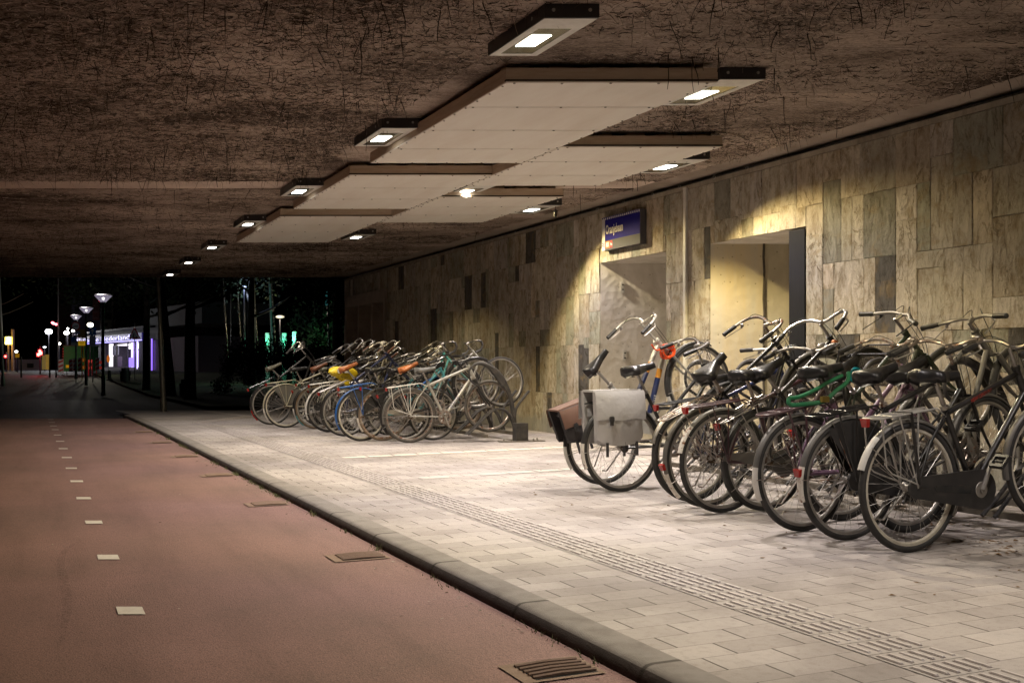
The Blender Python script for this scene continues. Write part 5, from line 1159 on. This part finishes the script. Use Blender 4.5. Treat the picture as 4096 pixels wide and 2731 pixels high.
m = MB(); c = zz(1352); m.lathe([(0, -.003), (.03, -.003), (0, .0)], 8, 'y', (-.02, -.058, c+.32)); m.tube([(-.03, -.06, c+.28), (-.06, -.06, c+.16), (-.09, -.06, c+.03)], .025, 5); m.tube([(-.06, -.06, c+.16), (0, -.06, c+.03)], .02, 5); m.tube([(-.03, -.06, c+.26), (.08, -.06, c+.14)], .014, 5); m.prism([(.04, c+.02), (.20, c+.02), (.12, c+.12)], -.062, -.057); m.build('digging_figure', BLKM, e, False)
plate(0, zz(1400), .07, .10, -.05).build('small_plate', SW2, e, False)
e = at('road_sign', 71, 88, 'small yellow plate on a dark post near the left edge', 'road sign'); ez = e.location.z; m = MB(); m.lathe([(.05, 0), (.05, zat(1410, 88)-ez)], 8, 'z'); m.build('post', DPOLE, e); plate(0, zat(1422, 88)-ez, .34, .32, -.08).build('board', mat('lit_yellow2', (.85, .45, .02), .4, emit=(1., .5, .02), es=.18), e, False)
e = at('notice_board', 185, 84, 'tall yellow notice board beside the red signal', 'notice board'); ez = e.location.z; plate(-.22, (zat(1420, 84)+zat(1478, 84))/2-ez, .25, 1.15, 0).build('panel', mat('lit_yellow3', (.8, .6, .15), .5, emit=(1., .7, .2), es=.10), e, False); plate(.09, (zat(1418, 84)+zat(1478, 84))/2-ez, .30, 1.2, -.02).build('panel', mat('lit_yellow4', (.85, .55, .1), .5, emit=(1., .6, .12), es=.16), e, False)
e = at('light_box', 37, 96, 'glowing yellow and white light box on an orange lit column', 'light box'); ez = e.location.z; zz = lambda v: zat(v, 96)-ez; q = 96/FP
m = MB(); m.box(((-3)*q, 0, zz(1362)), (22*q, .3, 30*q)); m.build('box', emat('box_yellow', (1., .85, .12), 5), e, False); m = MB(); m.box(((1)*q, -.16, zz(1362)), (9*q, .04, 27*q)); m.box((-2*q, -.16, zz(1372)), (18*q, .04, 7*q)); m.build('white_face', emat('box_white', (1., 1., .95), 12), e, False)
m = MB(); m.box((8*q, .3, zz(1400)/1), (6*q, .3, 2*zz(1400))); m.build('column', mat('orange_column', (.40, .22, .10), .6), e, False); m = MB(); m.box((-9*q, .3, zz(1430)), (3*q, .2, 2*zz(1430))); m.build('column', mat('orange_column', (.4, .22, .1)), e, False)
plight(e, (0, -1., zz(1380)), 60, (1., .72, .3))
# roadworks
e = at('site_cabin', 299, 80, 'green site cabin on the roadworks with striped edges', 'site cabin'); ez = e.location.z; q = 80/FP; Hc = zat(1384, 80)-ez
m = MB(); m.box((0, 1.2, Hc/2+.12), (90*q, 2.4, Hc-.2)); m.build('body', mat('cabin_green', (.04, .34, .11), .5), e, False)
m = MB(); m.box((0, 1.2, Hc+.03), (93*q, 2.5, .07)); m.box((-.3, 1.1, Hc+.25), (.5, .4, .35)); m.build('roof', mat('cabin_roof', (.12, .2, .12), .5), e, False)
m = MB(); [m.box((-45*q-.02, -.02, .15+.2*i), (.09, .03, .1)) for i in range(int(Hc/.2))]; m.build('striped_edge', mat('striped_edge', (.6, .12, .12), .4), e, False)
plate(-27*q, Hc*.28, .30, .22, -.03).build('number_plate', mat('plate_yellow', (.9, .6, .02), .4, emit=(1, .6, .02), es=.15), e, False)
def board(u, D, w, vt, vb, lab, tilt_=1):
    e = at('barrier_board', u, D, lab, 'barrier', 'red and white striped barrier boards'); ez = e.location.z; q = D/FP; z1 = zat(vt, D)-ez; z0 = max(.05, zat(vb, D)-ez); W = w*q
    m = MB(); m.box((0, 0, (z0+z1)/2), (W, .05, z1-z0)); m.build('board', mat('barrier_white', (.62, .56, .58), .4, dirt=.1), e, False)
    m = MB(); n = 3; hh = (z1-z0)/n
    for i in range(n):
        a = z0+hh*(i+.05); pts = [(-W/2, a), (W/2, a+hh*.45*tilt_), (W/2, a+hh*.45*tilt_+hh*.42), (-W/2, a+hh*.42)]; pts = [(x, min(max(z, z0), z1)) for x, z in pts]; m.prism(pts, -.032, -.027)
    m.build('red_stripes', mat('barrier_red', (.45, .03, .03), .4, dirt=.1), e, False)
    m = MB(); m.box((0, 0, .03), (W*1.3, .4, .06)); m.build('foot', BLKM, e, False)
board(244, 78, 19, 1437, 1489, 'striped barrier board left of the green cabin'); board(284, 72, 15, 1436, 1486, 'leftmost striped board in front of the green cabin'); board(301, 72, 17, 1434, 1485, 'middle striped board in front of the green cabin'); board(320, 72, 15, 1431, 1485, 'rightmost striped board in front of the green cabin'); board(390, 70, 13, 1430, 1480, 'striped board between the second lamp post and the shop')
def fence_(u, D, w, vt, vb, lab, c):
    e = at('barrier', u, D, lab, 'barrier', 'low plastic roadworks barriers'); ez = e.location.z; q = D/FP; z1 = zat(vt, D)-ez; m = MB()
    for z in (z1, z1*.55): m.box((0, 0, z), (w*q, .06, .22))
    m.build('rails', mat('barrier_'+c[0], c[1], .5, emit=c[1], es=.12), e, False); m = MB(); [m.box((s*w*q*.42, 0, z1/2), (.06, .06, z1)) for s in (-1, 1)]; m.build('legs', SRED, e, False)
fence_(335, 74, 14, 1440, 1480, 'orange plastic barrier behind the trestle', ('orange', (.8, .22, .03))); fence_(362, 76, 18, 1445, 1480, 'red plastic barrier behind the lamp posts', ('redp', (.6, .05, .04))); fence_(398, 80, 30, 1449, 1478, 'red plastic barrier in front of the dark shop window', ('redp', (.6, .05, .04)))
e = at('site_wall', 105, 105, 'long pale hoarding left of the red signal', 'hoarding'); ez = e.location.z; q = 105/FP; m = MB(); m.box((10*q, 0, (zat(1437, 105)-ez)/2), (150*q, .15, zat(1437, 105)-ez)); m.build('hoarding', mat('hoarding', (.34, .27, .32), .6), e, False); m = MB(); m.box((18*q, -.09, (zat(1462, 105)-ez)), (26*q, .03, 18*q)); m.build('dark_opening', BLKM, e, False)
for u_, l_ in ((85, 'thin dark post left of the red signal'), (199, 'thin dark post right of the red signal'), (224, 'thin dark post before the low warm lamp')):
    e = at('bollard_post', u_, 70, l_, 'post', 'dark posts at the crossing'); m = MB(); m.lathe([(.06, 0), (.05, 1.35), (.03, 1.42), (0, 1.43)], 8, 'z'); m.build('shaft', DPOLE, e)
e = at('bollard', 437.5, 64, 'dark bollard in front of the lit shop', 'bollard'); m = MB(); m.lathe([(.20, 0), (.17, .1), (.11, .12), (.09, .50), (.10, .62), (0, .64)], 12, 'z'); m.build('body', BLKM, e)
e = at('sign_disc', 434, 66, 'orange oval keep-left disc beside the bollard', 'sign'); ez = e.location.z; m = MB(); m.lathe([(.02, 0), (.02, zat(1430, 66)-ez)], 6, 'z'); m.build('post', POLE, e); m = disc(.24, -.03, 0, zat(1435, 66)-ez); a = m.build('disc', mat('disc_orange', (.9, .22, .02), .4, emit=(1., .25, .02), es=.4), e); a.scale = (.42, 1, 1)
def bin_(u, D, lab, h=.85, w=.30):
    e = at('litter_bin', u, D, lab, 'litter bin', 'dark litter bins on the lawn edge'); m = MB(); m.lathe([(w*.9, .1), (w, h*.8), (w*.8, h*.82), (w*.7, h), (0, h*1.03)], 12, 'z'); m.lathe([(.05, 0), (.05, .12)], 8, 'z'); m.build('body', BLKM, e)
bin_(501, 60, 'dark litter bin silhouetted against the shop'); bin_(742, 38, 'dark litter bin under the trees right of the steel pole', .72, .22)
# shop: facade between two surveyed ends
pa = dpt(300, 1463, 120); pb = dpt(640, 1463, 93.5); fx = (pb-pa).normalized(); ang = math.atan2(fx.y, fx.x); Ls = (pb-pa).length; zb = .45
e = empty('shop', (pa.x, pa.y, zb)); e.rotation_euler = (0, 0, ang); e.scale = (1, 1, 1.37); tag(e, 'brightly lit violet shop front with a glowing dotted sign', 'shop')
def su(u):                                    # facade coordinate of pixel column u
    t = 0; 
    lo, hi = 0, Ls*1.3
    for _ in range(40):
        mid = (lo+hi)/2; p = pa+fx*mid; lat = p.x*CT-p.y*ST; D_ = p.x*ST+p.y*CT
        if 2048+lat*FP/D_ < u: lo = mid
        else: hi = mid
    return lo
def fbox(name, u0, u1, z0, z1, y0, y1, mt, par=None): a, b = su(u0), su(u1); m = MB(); m.box(((a+b)/2, (y0+y1)/2, (z0+z1)/2), (b-a, abs(y1-y0), z1-z0)); return m.build(name, mt, par or e, False)
SHW = mat('shop_wall', (.035, .03, .05), .7); LILW = mat('lilac_wall', (.22, .16, .24), .8, dirt=.3)
fbox('wall', 297, 415, 0, 2.1, .1, 6, SHW); fbox('wall', 297, 640, 2.1, 2.95, .05, 6.2, SHW); fbox('back_wall', 415, 560, 0, 2.1, 4, 4.2, mat('shop_back', (.7, .65, .8), .6)); fbox('floor', 415, 560, .0, .05, 0, 4, mat('shop_floor', (.5, .45, .6), .4)); fbox('plinth', 418, 556, .05, .30, -.05, .1, mat('shop_plinth', (.3, .27, .3), .6)); fbox('wall', 557, 573, 0, 2.1, -.05, 3, SHW); fbox('roof', 296, 600, 2.96, 3.1, -.3, 6, SHW)
fbox('sign_board', 306, 572, 2.12, 2.66, -.12, .04, emat('sign_violet', (.06, .04, .35), .25)); fbox('neon_line', 306, 573, 2.13, 2.19, -.16, -.122, emat('neon', (.35, .3, 1.), 2.5))
aL, aR = su(309), su(553)
t_ = text_mesh('Nationale Nederlanden', .62, .01, M.Translation((aL, -.15, 2.27)) @ M.Rotation(R(90), 4, 'X'), 'lettering', emat('led_text', (.55, .52, 1.), 3.2), e, 1.0, bold=-.012)
w_ = max(v.co.x for v in t_.data.vertices); t_.data.transform(M.Diagonal(((aR-aL)/w_, .80, 1, 1)))
fbox('interior_glow', 424, 440, .35, 2.05, .3, .34, emat('shop_white', (1., .92, 1.), 1.6)); fbox('ceiling_lights', 440, 548, 1.92, 1.98, .6, 2.6, emat('shop_strip', (.95, .88, 1.), 3)); fbox('poster', 440, 450, 1.2, 1.9, .25, .28, mat('poster', (.5, .5, .65), .5)); fbox('poster', 456, 464, 1.2, 1.9, .25, .28, mat('poster', (.5, .5, .65))); fbox('counter', 440, 456, .35, 1.1, .3, .8, mat('counter_dark', (.06, .04, .08), .5)); fbox('counter', 471, 500, .3, .95, 1.0, 1.8, mat('counter_white', (.8, .78, .85), .5)); fbox('screen', 487, 508, .9, 1.5, 1.2, 1.25, emat('screen_pink', (.5, .3, .55), 1.2)); fbox('lit_shelf', 475, 520, 1.62, 1.84, .9, .95, emat('shop_white', (1, 1, 1), 5)); fbox('violet_panel', 513, 541, .32, .98, .05, .1, emat('violet', (.28, .18, .85), 1.6))
fbox('violet_column', 516, 523, .3, 2.05, .2, .3, emat('violet_pale', (.6, .5, 1.), 2.2)); fbox('violet_column', 532, 538, .3, 2.05, .0, .1, emat('violet', (.3, .2, .9), 2)); fbox('violet_edge', 549, 553, .2, 2.1, -.06, .0, emat('violet_pale', (.6, .5, 1.), 2)); fbox('violet_edge', 607, 610, .1, 2.2, -.06, .0, emat('violet2', (.25, .12, .9), 1.8))
for u_ in (419, 467, 511, 544): fbox('window_frame', u_, u_+1.6, .3, 2.1, -.06, .05, BLKM)
for i, (u_, c_, w2) in enumerate([(482, (1., .95, 1.), 60), (526, (.55, .4, 1.), 40)]): plight(e, (su(u_), 1.2 if i == 0 else -.6, 1.5), w2, c_, .3)
e2 = empty('low_building', (pa.x, pa.y, zb)); e2.rotation_euler = (0, 0, ang); e2.scale = (1, 1, 1.37); tag(e2, 'low lilac building with grey upper band, right of the shop', 'building')
def fb2(name, u0, u1, z0, z1, y0, y1, mt): return fbox(name, u0, u1, z0, z1, y0, y1, mt, e2)
LS2 = su(640)
m = MB(); m.box((su(576)/2+su(790)/2, 3, 1.1), (su(790)-su(576), 5.6, 2.2)); m.build('wall', LILW, e2, False); m = MB(); m.box((su(576)/2+su(900)/2, 3.5, 3.6), (su(900)-su(576), 6, 1.3)); m.build('upper_band', mat('grey_band', (.11, .12, .15), .8), e2, False)
# buildings behind
def block(lab, u0, u1, vt, D, c, wins, col2=(.02, .02, .03), sgn=None):
    e = at('building', (u0+u1)/2, D, lab, 'building', 'dark buildings beyond the crossing'); ez = e.location.z; q = D/FP; W = (u1-u0)*q; H = zat(vt, D)-ez
    m = MB(); m.box((0, 4, H/2), (W, 8, H)); m.build('wall', mat('facade_'+lab[:9].replace(' ', '_'), c, .8, dirt=.3, ds=.4), e, False); m = MB(); m.box((0, 4, H+.12), (W+.4, 8.4, .22)); m.build('roof', DPOLE, e, False)
    for (a, b, c0, d0) in wins: m = MB(); m.box(((a-(u0+u1)/2)*q+(b-a)*q/2, -.03, zat((c0+d0)/2, D)-ez), ((b-a)*q, .06, (d0-c0)*q)); m.build('window', mat('night_window', (.012, .014, .022), .15), e, False)
    return e
block('pale tall building behind the cone topped lamps', 286, 400, 1100, 150, (.16, .14, .22), [(300, 318, 1180, 1200), (330, 348, 1180, 1200), (300, 318, 1225, 1245)])
block('beige building with dark upper windows above the shop', 400, 462, 1281, 145, (.26, .23, .17), [(418, 430, 1292, 1305)])
block('long dark blue building above the shop sign', 466, 760, 1279, 150, (.035, .035, .06), [(480, 520, 1290, 1310), (540, 580, 1290, 1310)])
block('dark brown building left of the pale one', 235, 286, 1110, 160, (.07, .025, .02), [(240, 255, 1200, 1215)])
e = at('banner', 385, 90, 'dark red upright banner with white letters reading upward', 'banner'); ez = e.location.z; q = 90/FP
m = MB(); m.box((0, 0, zat(1238, 90)-ez), (28*q, .05, 84*q)); m.build('cloth', mat('banner_red', (.13, .012, .015), .7), e, False)
for i, ch in enumerate('NEE'): text_mesh(ch, .62, .004, M.Translation((.2, -.035, zat(1227+i*24, 90)-ez)) @ BX @ M.Rotation(R(90), 4, 'Z'), 'lettering', mat('banner_text', (.20, .10, .11), .6), e)
m = MB(); m.lathe([(.05, 0), (.05, zat(1190, 90)-ez)], 8, 'z', (.45, 0, 0)); m.build('pole', DPOLE, e)
# flagpoles and white poles
for i, (u0, u1, lab) in enumerate([(903, 919, 'leftmost thin flagpole beyond the hedge'), (958, 975, 'second thin flagpole beyond the hedge'), (1027, 1041, 'third thin flagpole, between the two white poles'), (1098, 1112, 'fourth thin flagpole, right of the white poles')]):
    e = at('flagpole', u1, 60, lab, 'flagpole', 'thin flagpoles catching warm glints'); e.rotation_euler = (0, -R(3.6), -TH); m = MB(); m.lathe([(.05, 0), (.045, 3), (.035, 9)], 10, 'z'); m.build('shaft', mat('flagpole_metal', (.25, .22, .16), .22, .9), e)
for u1, lab in ((1019, 'left white pole beyond the hedge'), (1096, 'right white pole beyond the hedge')):
    e = at('white_pole', u1, 62, lab, 'pole', 'white poles beyond the hedge'); e.rotation_euler = (0, -R(2.6), -TH); m = MB(); m.lathe([(.07, 0), (.055, 9)], 10, 'z'); m.build('shaft', mat('white_pole_paint', (.55, .58, .66), .4), e)
# charging posts
for u, v, D, lab, ring in ((1070, 1349, 58, 'left charging post with small green light', 0), (1137, 1350, 58, 'middle charging post with green dots', 0), (1178, 1344, 58, 'right charging post with glowing green ring', 1)):
    e = at('charging_post', u, D, lab, 'charging post', 'green lit charging posts beyond the hedge'); ez = e.location.z; q = D/FP; zt = zat(v-18, D)-ez
    m = MB(); m.box((0, 0, zt/2), (15*q, .2, zt)); m.build('body', mat('charger_white', (.30, .55, .50), .4), e, False); m = MB(); m.box((0, -.105, zt-.18), (9*q, .01, .22)); m.build('display', emat('charger_display', (.3, .75, .7), .9), e, False)
    m = MB(); zc = zat(1362, D)-ez
    if ring: m.lathe([(.035, -.13), (.10, -.13), (.10, -.11), (.035, -.11)], 20, 'y', (0, 0, zc), closed=True)
    else: m.lathe([(0, -.13), (.05, -.13), (.05, -.11)], 14, 'y', (0, 0, zc)); m.lathe([(0, -.13), (.03, -.13), (.03, -.11)], 14, 'y', (0, 0, zc-.2))
    m.build('status_light', emat('charger_green', (.05, 1., .45), 14 if ring else 7), e); plight(e, (.0, -.5, zc), 60 if ring else 14, (.2, 1., .55))
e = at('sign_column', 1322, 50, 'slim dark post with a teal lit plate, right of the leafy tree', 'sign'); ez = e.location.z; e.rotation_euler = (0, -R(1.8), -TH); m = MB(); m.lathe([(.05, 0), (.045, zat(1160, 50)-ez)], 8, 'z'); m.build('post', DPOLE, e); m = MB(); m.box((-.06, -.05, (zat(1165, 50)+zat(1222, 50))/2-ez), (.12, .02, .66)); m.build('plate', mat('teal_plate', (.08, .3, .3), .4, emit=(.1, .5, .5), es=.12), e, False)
e = at('signal_lamp', 925, 75, 'tiny bluish light high between tree trunk and flagpole', 'lamp'); ez = e.location.z; m = MB(); m.lathe([(.04, 0), (.04, zat(1166, 75)-ez)], 6, 'z'); m.build('post', DPOLE, e); m = MB(); m.lathe([(0, -.05), (.07, 0), (0, .05)], 8, 'z', (0, 0, zat(1166, 75)-ez)); m.build('bulb', emat('tiny_blue', (.4, .6, 1.), 4), e)
# trees
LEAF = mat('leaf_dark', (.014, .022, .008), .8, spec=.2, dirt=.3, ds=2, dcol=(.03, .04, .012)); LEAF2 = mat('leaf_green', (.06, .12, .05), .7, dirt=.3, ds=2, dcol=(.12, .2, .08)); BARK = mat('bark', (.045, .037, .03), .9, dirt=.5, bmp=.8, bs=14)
def leaves(m, c, rad, n, s, rng):
    c = np.array(c); k = 14; cs = []
    for _ in range(k): d = rng.normal(size=3); d /= np.linalg.norm(d); cs.append(c+d*np.array(rad)*rng.random()**.4*.8)
    vs = []; fs = []
    for i in range(n):
        b = cs[rng.integers(k)]; p = b+rng.normal(size=3)*np.array(rad)*.24; a = rng.normal(size=3); a /= np.linalg.norm(a); b_ = np.cross(a, rng.normal(size=3)); b_ /= np.linalg.norm(b_); q = s*(.6+.8*rng.random()); o = len(vs)
        vs += [tuple(p-a*q), tuple(p+b_*q*.5), tuple(p+a*q), tuple(p-b_*q*.5)]; fs.append((o, o+1, o+2, o+3))
    m.add(vs, fs)
def tree(u, D, lab, r0, H, cr, n, leaf=LEAF, zc=None, lean=0, s=.12):
    e = at('tree', u, D, lab, 'tree', 'trees on the dark lawn'); rng = np.random.default_rng(abs(int(u))); m = MB()
    P = [(0, 0, -.1), (.02*r0, 0, .4), (lean*.3, 0, H*.35), (lean*.6, .1, H*.6), (lean, .1, H*.8)]; m.tube(catmull(P, 4), [lerp(r0*1.25 if i < 3 else r0, r0*.45, i/16) for i in range(17)], 12)
    for k in range(6):
        a = k*1.05+rng.random(); z = H*(.45+.08*k); l = cr[0]*.7; m.tube(catmull([(lean*z/H, 0, z), (lean+cos(a)*l*.5, sin(a)*l*.5, z+.5), (lean+cos(a)*l, sin(a)*l, z+1.3)], 3), [lerp(r0*.28, .02, i/6) for i in range(7)], 7)
    m.build('trunk', BARK, e); m = MB(); leaves(m, (lean, 0, zc or H), cr, n, s, rng); m.build('crown', leaf, e, False)
tree(586, 48, 'broad dark tree in front of the shop, right of the triangle sign', .21, 7.5, (5.2, 4, 2.4), 3800, zc=6.3); tree(680, 41, 'dark leaning tree right of the steel pole', .24, 7, (4, 3.5, 2), 2600, zc=6.4, lean=-.6); tree(760, 36, 'thick dark trunk between steel pole and flagpoles', .24, 7, (4, 3.5, 2.2), 2600, zc=6.3)
tree(450, 134, 'dark leafy tree above the warm lamp', .2, 12, (9.5, 4, 3.2), 3600, zc=10.2, s=.24); tree(1005, 55, 'dark tree behind the flagpoles', .3, 8, (3.2, 3, 2.4), 1500, zc=6.6); tree(1215, 66, 'faintly lit pale shrub tree left of the green one', .12, 3.4, (1.5, 1.3, 1.1), 1300, zc=2.6, s=.08)
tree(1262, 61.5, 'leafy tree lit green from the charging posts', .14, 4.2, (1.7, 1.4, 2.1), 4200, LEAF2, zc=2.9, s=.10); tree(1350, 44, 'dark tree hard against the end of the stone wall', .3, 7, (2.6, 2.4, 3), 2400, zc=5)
tree(-60, 75, 'dark tree at the left edge of the view', .25, 9, (4.5, 3, 3), 2200, zc=9)
e = at('hedge', 1110, 47, 'long dark clipped hedge in front of the charging posts', 'hedge'); rng = np.random.default_rng(9); m = MB()
for k in range(9): leaves(m, ((k-4)*.52, 0, 1.35), (.62, .7, 1.05), 1400, .06, rng)
m.build('foliage', LEAF, e, False)
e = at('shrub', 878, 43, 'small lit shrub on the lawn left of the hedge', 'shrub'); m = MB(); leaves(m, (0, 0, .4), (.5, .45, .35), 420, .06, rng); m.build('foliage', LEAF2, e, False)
# ------------------------------------------------------------------ litter and weeds
def litter():
    rr = random.Random(12); vs = []; fs = []
    def bit(x, y, z, s):
        a = rr.random()*6.3; o = len(vs); c, q = cos(a)*s, sin(a)*s; h = s*rr.uniform(.1, .6); w = rr.uniform(.25, .6)
        vs.extend([(x-c, y-q, z+.002), (x+q*w, y-c*w, z+h), (x+c, y+q, z+.003), (x-q*w, y+c*w, z+h*.6)]); fs.append((o, o+1, o+2, o+3))
    for _ in range(900):
        X = rr.uniform(3.4, 6.9); Y = rr.uniform(2.2, 8.5)
        if rr.random() > (X-3.2)/2.6: continue
        bit(X, Y, 0, rr.uniform(.006, .022))
    for cx, cy in [(5.2, 4.9), (4.9, 4.3), (5.5, 5.6), (4.6, 3.6), (5.9, 4.2), (5.3, 6.3), (4.75, 4.0)]:
        for _ in range(34): bit(cx+rr.gauss(0, .13), cy+rr.gauss(0, .07), 0, rr.uniform(.008, .024))
    for _ in range(260): bit(rr.uniform(4, 7), rr.uniform(8.5, 17), 0, rr.uniform(.005, .015))
    m = MB().add(vs, fs); o = m.build('leaf_litter', mat('dry_leaf', (.20, .115, .05), .8, dirt=.6, dcol=(.07, .04, .02), ds=3), None, False); tag(o, 'dry brown leaf litter under the bicycles', 'litter', None, 'stuff')
    vs.clear(); fs.clear(); cl = [rr.uniform(1.5, 21) for _ in range(60)]
    for c in cl:
        n = rr.choice([4, 8, 14, 26])
        for _ in range(n):
            y = c+rr.gauss(0, .05); x = 1.835-abs(rr.gauss(0, .02)); z = HR+drop(dep(x, y)); h = rr.uniform(.008, .04); a = rr.random()*6.3; o = len(vs); w = .0022
            vs.extend([(x-w, y, z), (x+w, y, z), (x+cos(a)*h*.7, y+sin(a)*h*.7, z+h)]); fs.append((o, o+1, o+2))
    m = MB().add(vs, fs); o = m.build('kerb_weeds', mat('weed_green', (.10, .12, .045), .8, dirt=.7, dcol=(.22, .18, .10), ds=4), None, False); tag(o, 'small weeds and grass tufts along the foot of the kerb', 'weeds', None, 'stuff')
    vs.clear(); fs.clear()
    for _ in range(420):
        y = rr.uniform(1.2, 20); x = 1.83-abs(rr.gauss(0, .09)); bit(x, y, HR+drop(dep(x, y)), rr.uniform(.004, .016))
    for _ in range(60): X = rr.uniform(-1.5, 1.8); Y = rr.uniform(2.5, 14); bit(X, Y, HR, rr.uniform(.004, .012))
    m = MB().add(vs, fs); o = m.build('gutter_grit', mat('grit', (.36, .31, .26), .8, dirt=.7, dcol=(.12, .09, .06), ds=3), None, False); tag(o, 'pale grit and shreds in the gutter', 'litter', None, 'stuff')
litter()
